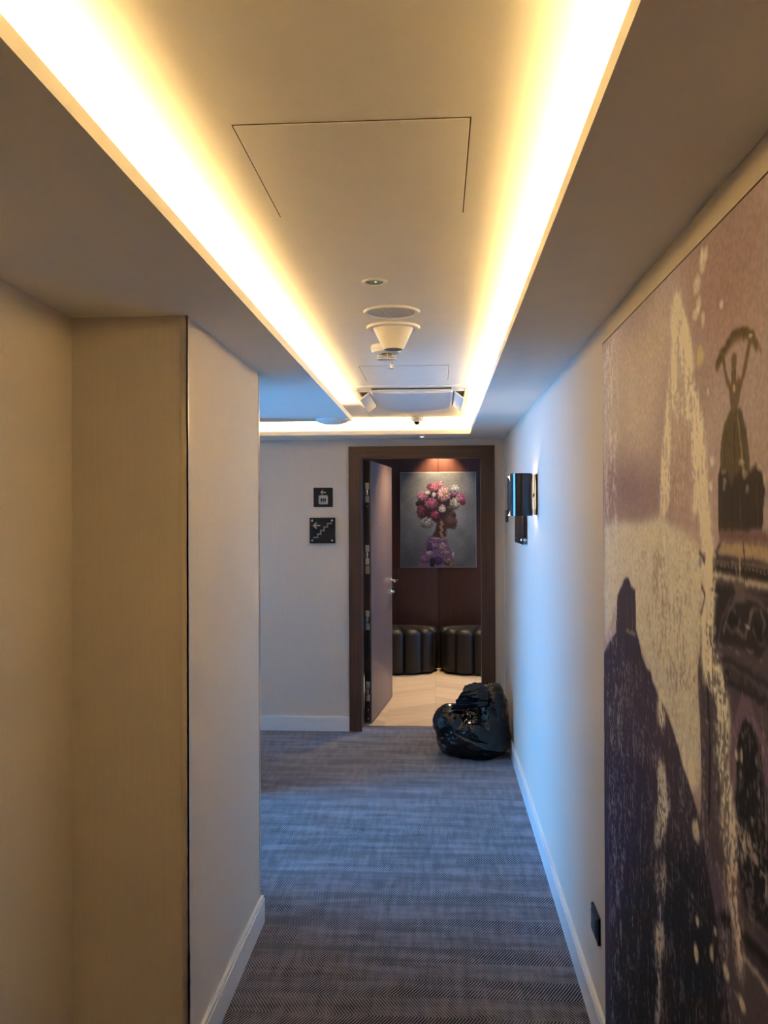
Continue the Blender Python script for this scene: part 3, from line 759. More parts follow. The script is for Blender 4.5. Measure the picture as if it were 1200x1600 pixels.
["w",[[0.631,0.727],[0.687,0.754],[0.686,0.703],[0.663,0.655],[0.65,0.561],[0.638,0.495],[0.591,0.467],[0.628,0.578],[0.595,0.68]],[186,160,138],0.85,0.7],
["p",[[0.977,1.476],[1.034,1.489],[1.037,1.424],[1.065,1.406],[1.099,1.378],[1.118,1.337],[1.13,1.295],[1.097,1.287],[1.056,1.323],[1.028,1.346],[0.983,1.355],[0.972,1.402]],[202,184,158],0.29,0.008],
["w",[[0.977,1.476],[1.034,1.489],[1.037,1.424],[1.065,1.406],[1.099,1.378],[1.118,1.337],[1.13,1.295],[1.097,1.287],[1.056,1.323],[1.028,1.346],[0.983,1.355],[0.972,1.402]],[202,184,158],0.9,0.7],
["p",[[1.049,1.322],[1.124,1.294],[1.116,1.225],[1.141,1.178],[1.153,1.116],[1.121,1.093],[1.081,1.146],[1.055,1.23]],[202,184,158],0.27,0.008],
["w",[[1.049,1.322],[1.124,1.294],[1.116,1.225],[1.141,1.178],[1.153,1.116],[1.121,1.093],[1.081,1.146],[1.055,1.23]],[202,184,158],0.85,0.6],
["p",[[1.06,1.128],[1.184,1.149],[1.218,1.141],[1.177,1.093],[1.151,1.04],[1.175,0.986],[1.186,0.928],[1.167,0.87],[1.15,0.93],[1.125,0.973],[1.106,1.032],[1.08,1.089]],[190,162,140],0.27,0.008],
["w",[[1.06,1.128],[1.184,1.149],[1.218,1.141],[1.177,1.093],[1.151,1.04],[1.175,0.986],[1.186,0.928],[1.167,0.87],[1.15,0.93],[1.125,0.973],[1.106,1.032],[1.08,1.089]],[190,162,140],0.85,0.65],
["w",[[1.184,1.149],[1.235,1.148],[1.273,1.122],[1.305,1.087],[1.305,1.067],[1.256,1.095],[1.198,1.123]],[190,162,140],0.7,0.4],
["l",[[1.195,0.932],[1.243,0.937],[1.298,0.935]],[170,144,128],0.8,0.003,0.01],
["e",[0.925,1.046,0.025,0.024],[200,176,142],0.75],
["e",[0.897,1.154,0.022,0.034],[200,176,142],0.75],
["e",[1.158,1.259,0.009,0.009],[200,176,142],0.75],
["e",[0.925,0.804,0.016,0.02],[200,176,142],0.75],
["e",[1.1,0.861,0.017,0.014],[200,176,142],0.75],
["e",[1.02,0.853,0.014,0.017],[200,176,142],0.75],
["e",[1.179,0.849,0.018,0.015],[200,176,142],0.75],
["e",[0.934,0.871,0.013,0.012],[200,176,142],0.75],
["e",[1.042,0.905,0.011,0.009],[200,176,142],0.75],
["e",[0.844,1.171,0.014,0.027],[200,176,142],0.75],
["e",[0.913,1.585,0.011,0.007],[200,176,142],0.75],
["e",[0.704,1.601,0.013,0.017],[200,176,142],0.75],
["e",[1.179,1.265,0.006,0.011],[200,176,142],0.75],
["l",[[0.918,1.368],[0.925,1.307],[0.915,1.203]],[170,148,126],0.6,0.003,0.012],
["e",[0.186,0.587,0.026,0.032],[120,106,118],0.7],
["e",[0.14,0.521,0.027,0.026],[120,106,118],0.7],
["e",[0.226,0.517,0.017,0.029],[120,106,118],0.7],
["e",[0.967,1.573,0.01,0.011],[120,106,118],0.7],
["e",[0.987,1.587,0.011,0.011],[120,106,118],0.7],
["l",[[0.963,1.595],[0.99,1.579]],[70,56,60],0.9,0.002,0.008],
["l",[[0.974,1.531],[0.993,1.514],[0.969,1.475]],[74,60,64],0.9,0.002,0.008],
["w",[[1.156,1.313],[1.296,1.347],[1.292,1.042],[1.181,0.989]],[150,126,116],0.5,0.25],
["w",[[0.066,1.237],[1.057,1.37],[1.178,0.817],[0.086,0.167]],[150,130,120],0.5,0.12],
["w",[[0.405,1.575],[0.987,1.599],[0.942,1.298],[0.653,1.292]],[110,92,92],0.35,0.05]]

MY, MZ0, MZ1, ML = 2.6348, BB + 0.002, 2.1854, 2.6
def paint_mural():
    """fountain spray in front of a dome, a statue with a wreath and a carved building"""
    fine, step = 1.40, 0.004
    xs = np.concatenate([np.arange(0, fine, step), np.arange(fine, ML + 1e-6, 0.02)])
    xs[-1] = ML
    ys = np.linspace(MZ1, MZ0, 690)
    nf = int(round(fine / step)); h, w = len(ys), nf
    X, Y = np.meshgrid(xs[:nf], ys)
    dy = (MZ1 - MZ0) / 689
    img = np.empty((h, w, 3)); img[:] = (152, 128, 120)
    n1 = value_noise(h, w, 90, 60, 1); n2 = value_noise(h, w, 30, 25, 2); n3 = value_noise(h, w, 2.2, 1.6, 3)
    img *= (0.90 + 0.14 * n1 + 0.06 * n2)[..., None]
    streak = value_noise(h, w, 16, 1.7, 5); streak2 = value_noise(h, w, 7, 2.4, 6); blot = value_noise(h, w, 26, 9, 7); speck = value_noise(h, w, 2.6, 1.5, 8)
    X = X + 0.006 * (value_noise(h, w, 9, 3, 14) - 0.5) + 0.008 * (value_noise(h, w, 40, 12, 15) - 0.5)      # hand-torn edges
    Y = Y + 0.005 * (value_noise(h, w, 7, 3, 16) - 0.5)
    for sh in MURAL_SHAPES:
        k, p, c, a = sh[0], sh[1], sh[2], sh[3]
        if k == 'e':
            d = ((X - p[0]) / p[2]) ** 2 + ((Y - p[1]) / p[3]) ** 2
            m = np.clip(1.35 - d, 0, 1)
        elif k == 'w':
            m = poly_mask(p, X, Y); m = box_blur(m, 5, 3)
            dens = sh[4]
            s = 0.24 * streak + 0.24 * streak2 + 0.22 * blot + 0.30 * speck
            s = (s - s.mean()) / s.std()
            th = (0.5 - dens) * 2.4
            m = np.clip(m * 1.25, 0, 1) * np.clip((s - th) * 0.75 + 0.45, 0, 1)
        else:
            m = poly_mask(p, X, Y) if k == 'p' else line_mask(p, X, Y, sh[5])
            b = sh[4]; m = box_blur(m, max(1, int(b / dy)), int(b / step))
        lay(img, np.clip(m, 0, 1) * a, c)
    # fine drops and dark lumps everywhere low down, print grain
    low = np.clip((1.45 - Y) / 0.5, 0, 1)
    sp = np.clip((value_noise(h, w, 6, 1.5, 11) - 0.80) * 6, 0, 1) * low * np.clip(value_noise(h, w, 60, 18, 12) * 2.4 - 0.9, 0, 1)
    lay(img, sp * 0.65, (190, 168, 146))
    img *= (0.95 + 0.10 * n3)[..., None]
    # the rest of the print beyond the measured part carries on with the building's tones
    ext = len(xs) - nf
    e = np.repeat(img[:, -1:, :], ext, 1); e = e * (0.85 + 0.3 * value_noise(h, ext, 20, 6, 21))[..., None]
    for q in range(3):
        e[..., q] = box_blur(e[..., q], 6, 3)
    out = np.concatenate([img, e], 1) * np.array((1.09, 1.25, 1.45))
    return 255 * 1.36 * (out / 255) ** 1.33, xs, ys
mural = thing('wall_mural', (XR, MY - ML / 2, MZ0), 'tall sepia photo mural of a fountain, domed roof and wreath statue on right wall', 'mural')
obj('backing', bm_boxes(((XR - 0.0050, MY - ML, MZ0), (XR, MY + 0.002, MZ1 + 0.004))), 'smoked_plate', mural, False)  # dark edge left above the print imitates its shadow gap
mi, mxs, mys = paint_mural()
ink_grid('print', mi, lambda a, b: np.stack([np.full_like(a, XR - 0.0056), MY - a, b], 1), 'mural_print', mural, lambda i: mxs[i], lambda j: mys[j])

# ------------------------------------------------------------------ flower portrait
AX0, AX1, AZ0, AZ1, AY = -0.410, 0.414, 1.099, 2.134, FAR - 0.035
def paint_art():
    W, H = 230, 288
    xs = np.linspace(165, 962, W); ys = np.linspace(118, 1108, H)
    X, Y = np.meshgrid(xs, ys)
    img = np.empty((H, W, 3))
    r = np.hypot((X - 600) / 420, (Y - 420) / 560)
    t = np.clip(1 - r * 0.75, 0, 1)[..., None]
    img[:] = np.array((84, 84, 82)) * (1 - t) + np.array((172, 172, 168)) * t
    img *= (0.9 + 0.2 * value_noise(H, W, 26, 26, 31))[..., None]
    grain = value_noise(H, W, 2.0, 2.0, 32); mid = value_noise(H, W, 6, 6, 33)
    def P(c, pts, a=1.0, b=1): lay(img, box_blur(poly_mask(pts, X, Y), b, b) * a, c)
    def E(c, x, y, rx, ry, a=1.0, soft=0.25):
        d = np.hypot((X - x) / rx, (Y - y) / ry); lay(img, np.clip((1 - d) / soft + 0.5, 0, 1) * a, c)
    def bloom(c, x, y, rx, ry, k):
        d = np.hypot((X - x) / rx, (Y - y) / ry); th = np.arctan2((Y - y) / ry, (X - x) / rx)
        edge = 1 + 0.07 * np.sin(th * 9 + k)
        m = np.clip((edge - d) * 5, 0, 1)
        pet = 0.5 + 0.5 * np.sin(d * 8.5 + 1.5 * np.sin(th * 4 + k) + 9.0 * mid + k)
        shade = (0.62 + 0.62 * pet) * np.clip(1.12 - 0.35 * d - 0.30 * (Y - y) / ry, 0.35, 1.4)
        cc = np.clip(np.array(c, float)[None, None] * shade[..., None], 0, 255)
        img[:] = img + (cc - img) * m[..., None]
    skin, skin_hi = (76, 48, 44), (140, 94, 84)
    # dress
    P((112, 80, 112), [(455, 790), (520, 778), (600, 800), (650, 815), (668, 880), (700, 945), (735, 1020), (742, 1110), (340, 1110), (368, 1050), (398, 990), (415, 905), (432, 845)])
    for q in ((560, 815, 100, 28, (166, 124, 128)), (500, 880, 70, 50, (138, 104, 150)), (470, 900, 30, 60, (84, 52, 88)), (615, 900, 50, 55, (168, 128, 136)), (640, 960, 55, 30, (158, 116, 122)),
              (470, 965, 45, 32, (184, 142, 150)), (420, 1030, 55, 45, (128, 82, 118)), (560, 1040, 60, 50, (74, 50, 92)), (660, 1050, 55, 45, (136, 96, 92)), (700, 1085, 40, 40, (122, 98, 70)),
              (500, 1060, 30, 60, (42, 26, 36)), (395, 1090, 35, 20, (140, 112, 74)), (720, 990, 14, 45, (170, 160, 160))):
        bloom(q[4], q[0], q[1], q[2], q[3], q[0] * 0.1)
    # neck and face in profile
    P(skin, [(560, 590), (650, 690), (660, 702), (640, 742), (645, 790), (600, 806), (498, 782), (530, 730), (545, 660)])
    P(skin, [(600, 560), (640, 530), (690, 512), (732, 524), (748, 548), (754, 572), (748, 590), (756, 612), (768, 632), (762, 642), (752, 644), (762, 660), (756, 668), (760, 680), (748, 688), (748, 704), (736, 714), (700, 706), (660, 704), (600, 680)])
    E(skin_hi, 695, 605, 42, 42, 0.55, 0.9); E(skin_hi, 745, 615, 12, 26, 0.5, 0.9); E(skin_hi, 715, 540, 26, 16, 0.4, 0.9); E((110, 74, 68), 730, 692, 14, 12, 0.5, 0.8)
    E((34, 22, 22), 728, 578, 20, 6, 0.8, 0.6); E((30, 20, 20), 724, 560, 24, 5, 0.6, 0.6); E((90, 40, 44), 750, 664, 14, 6, 0.7, 0.6); E((40, 24, 24), 600, 740, 40, 50, 0.5, 0.9)
    for k in range(8): E((176, 130, 84), 598 + 10 * math.sin(k * 2.1), 640 + 21 * k, 17, 14, 0.9, 0.4); E((96, 62, 40), 604 + 8 * math.sin(k * 2.1 + 1), 648 + 21 * k, 7, 5, 0.7, 0.4)
    d = np.hypot((X - 645) / 16, (Y - 752) / 24); lay(img, np.clip(1 - np.abs(d - 1) * 4, 0, 1), (52, 36, 30))
    # dark mass under the blossoms
    P((52, 34, 40), [(345, 420), (420, 320), (560, 280), (720, 320), (800, 420), (760, 500), (690, 515), (640, 540), (610, 600), (560, 640), (480, 640), (360, 590)], 1, 3)
    for k, q in enumerate((((200, 110, 132), 515, 268, 82, 56), ((206, 142, 150), 590, 240, 40, 34), ((150, 110, 150), 735, 335, 45, 35), ((212, 204, 196), 742, 288, 50, 44),
              ((196, 118, 140), 395, 362, 66, 56), ((226, 204, 190), 448, 330, 42, 26), ((216, 210, 200), 520, 352, 26, 32), ((128, 48, 70), 382, 525, 50, 68), ((182, 88, 122), 490, 440, 78, 66),
              ((196, 104, 134), 800, 392, 58, 66), ((142, 44, 72), 825, 430, 34, 34), ((182, 172, 156), 740, 438, 60, 62), ((96, 84, 68), 690, 490, 40, 30), ((232, 164, 172), 625, 345, 78, 88),
              ((236, 178, 148), 640, 325, 38, 34), ((162, 58, 88), 530, 560, 54, 52), ((206, 188, 178), 607, 497, 44, 48), ((148, 142, 134), 445, 645, 80, 66), ((54, 38, 40), 343, 445, 22, 26))):
        bloom(q[0], q[1], q[2], q[3], q[4], k * 1.7)
    img[:] *= (0.92 + 0.16 * grain)[..., None]
    grey = img.mean(2, keepdims=True)
    return (grey + (img - grey) * 0.82) * 0.86
art = thing('portrait_picture', (0.0, FAR, AZ0), 'unframed portrait print of a woman in profile with a flower headdress', 'picture')
obj('panel', bm_boxes(((AX0, AY, AZ0), (AX1, FAR - 0.0005, AZ1), 0.0015)), 'grey_plastic', art)
ai = paint_art()
hh, ww, _ = ai.shape
ink_grid('print', ai, lambda a, b: np.stack([a, np.full_like(a, AY - 0.0008), b], 1), 'art_print', art,
         lambda i: AX0 + 0.004 + (AX1 - AX0 - 0.008) * i / (ww - 1), lambda j: AZ1 - 0.004 - (AZ1 - AZ0 - 0.008) * j / (hh - 1))

# ------------------------------------------------------------------ ribbed half round stools
def stool(cx, label):
    """half round body of upright padded ribs that meet at the back"""
    cy, A, H, lobes, per = FAR - 0.05, 0.45, 0.475, 7, 18
    root = thing('ribbed_stool', (cx, cy, 0), label, 'stool', 'black ribbed stools under the portrait')
    # squarish half round plan, divided into ribs of equal width
    plan = []
    for k in range(721):
        th = math.pi * k / 720; c_, s_ = math.cos(th), math.sin(th)
        plan.append((-A * math.copysign(abs(c_) ** 0.74, c_), 0.43 * s_ ** 0.74))
    cum = [0.0]
    for p, q in zip(plan, plan[1:]): cum.append(cum[-1] + math.hypot(q[0] - p[0], q[1] - p[1]))
    def at_arc(t):
        d = t * cum[-1]; lo = max(i for i in range(len(cum)) if cum[i] <= d + 1e-9); lo = min(lo, 719)
        f_ = (d - cum[lo]) / max(1e-9, cum[lo + 1] - cum[lo]); p, q = plan[lo], plan[lo + 1]
        return p[0] + (q[0] - p[0]) * f_, p[1] + (q[1] - p[1]) * f_
    bm = bmesh.new(); nt = lobes * per; rb = 0.062
    prof = [(-0.030, 0.020), (-0.016, 0.022), (-0.006, 0.030), (0, 0.046), (0, 0.15), (0, 0.28)]
    for k in range(10): a = k / 9 * math.pi / 2; prof.append((-rb * (1 - math.cos(a)), H - rb + rb * math.sin(a)))
    prof += [(-0.12, H + 0.004), (-0.20, H + 0.006), (-0.30, H + 0.006), (-0.38, H + 0.005)]
    rows = []
    for j in range(nt + 1):
        t = j / nt; px_, py_ = at_arc(t); R0 = math.hypot(px_, py_)
        f_ = (t * lobes) % 1.0 if j < nt else 0.0
        bul = max(0.0, 1 - abs(2 * f_ - 1) ** 2.4) ** 0.5
        row = []
        for off, z in prof:
            top = min(1.0, max(0.0, (z - (H - rb)) / rb)); keep = max(0.0, R0 + off * R0 / 0.45) / R0
            r = max(0.012, R0 * keep - (1 - bul) * 0.060 * min(1.0, keep * 1.2))
            zz = z - (1 - bul) * 0.045 * top * min(1.0, keep * 1.3)
            row.append(bm.verts.new((cx + px_ / R0 * r, cy - py_ / R0 * r, zz)))
        rows.append(row)
    for a, b in zip(rows, rows[1:]):
        for i in range(len(prof) - 1): bm.faces.new([a[i], a[i + 1], b[i + 1], b[i]])
    c = bm.verts.new((cx, cy, H + 0.004)); b0 = bm.verts.new((cx, cy, 0.02))
    for a, b in zip(rows, rows[1:]):
        bm.faces.new([a[-1], c, b[-1]]); bm.faces.new([b[0], b0, a[0]])
    bm.faces.new([b0] + rows[0] + [c]); bm.faces.new([c] + rows[-1][::-1] + [b0])
    R0 = A
    bmesh.ops.recalc_face_normals(bm, faces=bm.faces)
    obj('padded_body', bm, 'leather', root, True, ang=75)
    pts = [(cx - math.cos(math.pi * k / 24) * (R0 - 0.09), cy - 0.01 - math.sin(math.pi * k / 24) * (R0 - 0.10)) for k in range(25)]
    obj('base', bm_prism(pts, lambda u, v, w: (u, v, w), 0.024), 'black_plastic', root, False)
stool(-0.454, 'black ribbed half round stool next to the open door leaf')
stool(0.458, 'black ribbed half round stool behind the rubbish bag')

# ------------------------------------------------------------------ downlights beyond the door
def far_light(x, y, power, label, size=70, tilt=0.0, blend=0.6):
    t = thing('downlight', (x, y, 2.5), label, 'ceiling light', 'downlights beyond the door')
    obj('ring', bm_lathe([(0.030, 0), (0.045, 0), (0.045, -0.004), (0.030, -0.006), (0.030, 0)], (x, y, 2.5)), 'white_plastic', t)
    obj('lens', bm_lathe([(0, -0.002), (0.030, -0.002), (0.030, 0)], (x, y, 2.5)), 'spot_lens', t)
    d = bpy.data.lights.new('downlight_beam', 'SPOT'); d.energy = power; d.color = (1.0, 0.74, 0.44); d.spot_size = R(size); d.spot_blend = blend; d.shadow_soft_size = 0.03
    o = bpy.data.objects.new('downlight_beam', d); o.location = (x, y, 2.488); o.rotation_euler = (tilt, 0, 0); col.objects.link(o)
far_light(0.03, 9.20, 150, 'small downlight close to the panelled wall above the portrait', 95, 0, 0.8)
far_light(-0.05, 7.45, 150, 'small downlight over the oak floor just inside the door', 110, 0, 0.9)
far_light(0.9, 8.3, 80, 'small downlight over the right side of the oak floor', 120, 0, 0.9)

# ------------------------------------------------------------------ signs on the end wall
def on_back(cx, cz, s):
    """sign coordinates (u right, v down) to the wall"""
    return lambda u, v, w: (cx + u * s, YB - w, cz - v * s)
def rounded(x0, y0, x1, y1, r, n=5):
    pts = []
    for cx_, cy_, a0 in ((x1 - r, y0 + r, -90), (x1 - r, y1 - r, 0), (x0 + r, y1 - r, 90), (x0 + r, y0 + r, 180)):
        for k in range(n + 1):
            a = R(a0 + 90 * k / n); pts.append((cx_ + r * math.cos(a), cy_ + r * math.sin(a)))
    return pts
def lifted(f, d): return lambda u, v, w: f(u, v, w + d)
es = thing('lift_sign', (-0.888, YB, 1.734), 'small black lift sign with white arrow above the stairs sign', 'sign')
f = on_back(-0.888, 1.809, 0.150 / 437)
obj('plate', bm_prism(rounded(-218, -218, 218, 218, 14), f, 0.006), 'black_plate', es, False)
obj('arrow', bm_stroke([((-55, -112), (-12, -155)), ((-55, -112), (-12, -68)), ((-50, -112), (50, -112))], 20, lifted(f, 0.006), 0.0006), 'sign_grey', es, False)
cab = obj('lift_cabin_symbol', bm_prism(rounded(-103, -46, 107, 158, 28), lifted(f, 0.006), 0.0006), 'sign_grey', es, False)
for u in (-42, 2, 46):
    pts = [(u - 8, 122), (u - 8, 85), (u - 17, 80), (u - 20, 40), (u - 10, 34), (u - 9, 20), (u, 14), (u + 9, 20), (u + 10, 34), (u + 20, 40), (u + 17, 80), (u + 8, 85), (u + 8, 122)]
    obj('figure', bm_prism(pts, lifted(f, 0.0066), 0.0005), 'black_plate', cab, False)
ss = thing('stairs_sign', (-0.892, YB, 1.452), 'black stairs sign with arrow, steps and four metal studs', 'sign')
f = on_back(-0.892, 1.5515, 0.200 / 590)
g = lifted(f, 0.018)
obj('plate', bm_prism(rounded(-295, -293, 295, 293, 10), g, 0.006), 'black_plate', ss, False)
obj('arrow', bm_stroke([((-205, -115), (-145, -172)), ((-205, -115), (-145, -58)), ((-196, -115), (-65, -115))], 30, lifted(g, 0.006), 0.0006), 'sign_grey', ss, False)
st_pts = [(-195, 158), (-113, 158), (-113, 78), (-39, 78), (-39, -2), (38, -2), (38, -80), (116, -80), (116, -160), (195, -160)]
obj('steps_symbol', bm_stroke(list(zip(st_pts, st_pts[1:])), 34, lifted(g, 0.006), 0.0006), 'sign_grey', ss, False)
for u in (-232, 222):
    for v in (-228, 225):
        p = f(u, v, 0)
        obj('stud', bm_lathe([(0.006, 0), (0.006, 0.026), (0.0105, 0.026), (0.0105, 0.031), (0.008, 0.034), (0, 0.034)], p, 'Y', 16, -1), 'chrome', ss)

# ------------------------------------------------------------------ wall lamp and plates on the right wall
def tube_wall(cx, cy, rx, ry, a0, a1, z0, z1, t=0.0025, n=40):
    """upright bent sheet"""
    bm = bmesh.new(); rows = []
    for k in range(n + 1):
        a = R(a0 + (a1 - a0) * k / n)
        rows.append([bm.verts.new((cx + (rx + d) * math.cos(a), cy + (ry + d) * math.sin(a), z)) for d, z in ((0, z0), (0, z1), (-t, z1), (-t, z0))])
    for a, b in zip(rows, rows[1:]):
        for i in range(4): bm.faces.new([a[i], a[(i + 1) % 4], b[(i + 1) % 4], b[i]])
    bm.faces.new(rows[0]); bm.faces.new(rows[-1][::-1])
    bmesh.ops.recalc_face_normals(bm, faces=bm.faces)
    return bm
sc = thing('wall_lamp', (XR, 4.44, 1.662), 'glossy black cylinder wall lamp with light above and below', 'wall lamp')
SZ0, SZ1 = 1.662, 1.879
obj('back_plate', bm_boxes(((0.499, 4.395, SZ0 + 0.005), (XR, 4.475, SZ1 - 0.004), 0.002)), 'black_plastic', sc)
obj('shade', tube_wall(0.4285, 4.41, 0.0575, 0.062, 118, 358, SZ0, SZ1), 'black_lacquer', sc)
# far leaf with bowed edge in front of a pale inner sheet
leaf_pts = [(0.369, SZ0 + 0.001)] + [(0.369 + 0.024 * math.sin(math.pi * k / 12) ** 0.6, SZ0 + 0.001 + (SZ1 - SZ0 - 0.008) * k / 12) for k in range(1, 12)] + [(0.369, SZ1 - 0.007)]
obj('rear_shade', bm_prism(leaf_pts, xz(4.552), 0.004), 'black_lacquer', sc, False)
obj('reflector', bm_boxes(((0.3705, 4.558, SZ0 + 0.001), (0.455, 4.562, SZ1 - 0.007))), 'reflector', sc, False)
obj('shade_arm', bm_boxes(((0.455, 4.452, 1.765), (0.500, 4.464, 1.777), 0.002)), 'black_plastic', sc)
obj('leaf_arm', bm_boxes(((0.450, 4.556, 1.760), (0.508, 4.560, 1.782), 0.001)), 'black_plastic', sc)
obj('bulb', bm_lathe([(0, 0.080), (0.009, 0.076), (0.012, 0.0), (0.009, -0.076), (0, -0.080)], (0.457, 4.43, 1.772), n=16), 'bulb', sc)
rs = thing('direction_sign', (XR, 5.13, 1.497), 'dark smoked sign plate on metal studs below the wall lamp', 'sign')
obj('plate', bm_boxes(((0.480, 4.885, 1.497), (0.4855, 5.375, 1.715), 0.001)), 'smoked_plate', rs)
for y in (4.925, 5.335):
    for z in (1.523, 1.690):
        obj('stud', bm_lathe([(0.0085, 0), (0.0085, 0.0335), (0.006, 0.036), (0, 0.036)], (XR, y, z), 'X', 16, -1), 'chrome', rs)
sw = thing('wall_switch', (XR, 6.28, 1.614), 'small black wall switch near the corner by the door frame', 'switch')
obj('plate', bm_boxes(((XR - 0.012, 6.20, 1.614), (XR, 6.36, 1.702), 0.003)), 'black_plastic', sw)
obj('rocker', bm_boxes(((XR - 0.016, 6.215, 1.660), (XR - 0.011, 6.345, 1.695), 0.002)), 'grey_plastic', sw)
so = thing('wall_socket', (XR, 2.793, 0.301), 'black wall socket above the skirting beside the mural', 'socket')
obj('plate', bm_boxes(((XR - 0.010, 2.732, 0.301), (XR, 2.856, 0.389), 0.004, 3)), 'black_plastic', so)
obj('socket_insert', bm_boxes(((XR - 0.0125, 2.748, 0.314), (XR - 0.009, 2.840, 0.376), 0.002)), 'black_plate', so)

# ------------------------------------------------------------------ things on the raised ceiling
def hatch(x0, x1, y0, y1, label):
    t = thing('access_hatch', ((x0 + x1) / 2, (y0 + y1) / 2, ZC), label, 'access panel', 'flush access panels in the ceiling')
    obj('gap', bm_boxes(((x0 - 0.0025, y0 - 0.0025, ZC - 0.0006), (x1 + 0.0025, y1 + 0.0025, ZC))), 'dark_gap', t, False)
    obj('cover', bm_boxes(((x0, y0, ZC - 0.0020), (x1, y1, ZC), 0.0008)), 'ceiling_paint', t, False)
hatch(-0.365, 0.0595, 1.508, 1.977, 'large flush ceiling hatch nearest the viewer')
hatch(-0.367, 0.053, 3.993, 4.44, 'flush ceiling hatch in front of the air conditioner')
hatch(-0.474, 0.155, 5.42, 6.055, 'flush ceiling hatch behind the air conditioner')

el = thing('emergency_light', (-0.187, 2.548, ZC), 'small round ceiling fitting with green indicator', 'emergency light')
obj('ring', bm_lathe([(0.026, -0.002), (0.030, -0.005), (0.036, -0.004), (0.039, 0)], (-0.187, 2.548, ZC), n=40), 'white_plastic', el)
obj('lens', bm_lathe([(0, -0.003), (0.018, -0.0035), (0.026, -0.0025), (0.026, 0)], (-0.187, 2.548, ZC)), 'grey_plastic', el)
obj('indicator', bm_lathe([(0, -0.006), (0.003, -0.005), (0.003, -0.002)], (-0.183, 2.536, ZC), n=12), 'green_led', el)

sk = thing('ceiling_speaker', (-0.156, 2.930, ZC), 'flat round speaker grille in the ceiling ahead of the cone', 'speaker')
obj('rim', bm_lathe([(0.080, -0.0025), (0.086, -0.007), (0.094, -0.006), (0.098, 0)], (-0.156, 2.930, ZC), n=56), 'white_plastic', sk)
obj('grille_back', bm_lathe([(0, -0.001), (0.081, -0.001), (0.081, 0)], (-0.156, 2.930, ZC), n=48), 'grey_plastic', sk)
bm = bmesh.new()
for k in range(-15, 16):
    x = k * 0.0052; hl = math.sqrt(max(0, 0.080 ** 2 - x * x))
    if hl > 0.01: bm_box(bm, (-0.156 + x - 0.0017, 2.930 - hl, ZC - 0.0035), (-0.156 + x + 0.0017, 2.930 + hl, ZC - 0.001))
gr = obj('grille_bars', bm, 'white_plastic', sk, False); gr['kind'] = 'stuff'

cn = thing('cone_speaker', (-0.164, 3.172, ZC), 'white cone shaped fitting hanging from a round ceiling flange', 'ceiling fitting')
obj('flange', bm_lathe([(0.074, -0.004), (0.086, -0.010), (0.098, -0.008), (0.101, 0)], (-0.164, 3.172, ZC), n=56), 'white_plastic', cn)
obj('cone', bm_lathe([(0.077, -0.003), (0.073, -0.009), (0.0385, -0.080), (0.036, -0.084), (0.033, -0.083)], (-0.164, 3.172, ZC), n=56), 'white_plastic', cn)
obj('end_disc', bm_lathe([(0, -0.081), (0.034, -0.081), (0.034, -0.078)], (-0.164, 3.172, ZC), n=32), 'grey_plastic', cn)

sd = thing('smoke_detector', (-0.212, 3.52, ZC), 'white vented smoke detector half hidden behind the cone', 'smoke detector')
c = (-0.212, 3.52, ZC)
obj('base', bm_lathe([(0.062, 0), (0.064, -0.012), (0.063, -0.016), (0.061, -0.017), (0.062, -0.019), (0.058, -0.030), (0.040, -0.036), (0, -0.036)], c, n=40), 'white_plastic', sd)
for z in (-0.0425, -0.0485):
    obj('vent_ring', bm_lathe([(0.030, z), (0.0385, z), (0.0385, z - 0.0022), (0.030, z - 0.0022), (0.030, z)], c, n=32), 'white_plastic', sd)
for k in range(8):
    a = k * math.pi / 4 + 0.2
    p = (c[0] + 0.0355 * math.cos(a), c[1] + 0.0355 * math.sin(a))
    obj('vent_post', bm_boxes(((p[0] - 0.0014, p[1] - 0.0014, ZC - 0.055), (p[0] + 0.0014, p[1] + 0.0014, ZC - 0.035))), 'white_plastic', sd, False)
obj('sensor_core', bm_lathe([(0.028, -0.034), (0.028, -0.056)], c, n=24), 'dark_gap', sd)
obj('cap', bm_lathe([(0.0385, -0.0540), (0.038, -0.0575), (0.030, -0.0600), (0, -0.0600)], c, n=32), 'white_plastic', sd)

sp = thing('sprinkler', (-0.206, 3.80, ZC), 'small metal fire sprinkler hanging behind the smoke detector', 'sprinkler')
c = (-0.206, 3.80, ZC)
obj('rosette', bm_lathe([(0.026, 0), (0.024, -0.005), (0.008, -0.010)], c, n=24), 'white_plastic', sp)
obj('stem', bm_lathe([(0.007, -0.006), (0.007, -0.020), (0.010, -0.021), (0.010, -0.025), (0.004, -0.026), (0.003, -0.045)], c, n=16), 'chrome', sp)
for s in (-1, 1):
    obj('yoke_arm', bm_boxes(((c[0] + s * 0.009 - 0.0015, c[1] - 0.002, ZC - 0.044), (c[0] + s * 0.009 + 0.0015, c[1] + 0.002, ZC - 0.023))), 'chrome', sp, False)
obj('deflector', bm_lathe([(0, -0.044), (0.014, -0.044), (0.014, -0.0465), (0, -0.048)], c, n=20), 'chrome', sp)

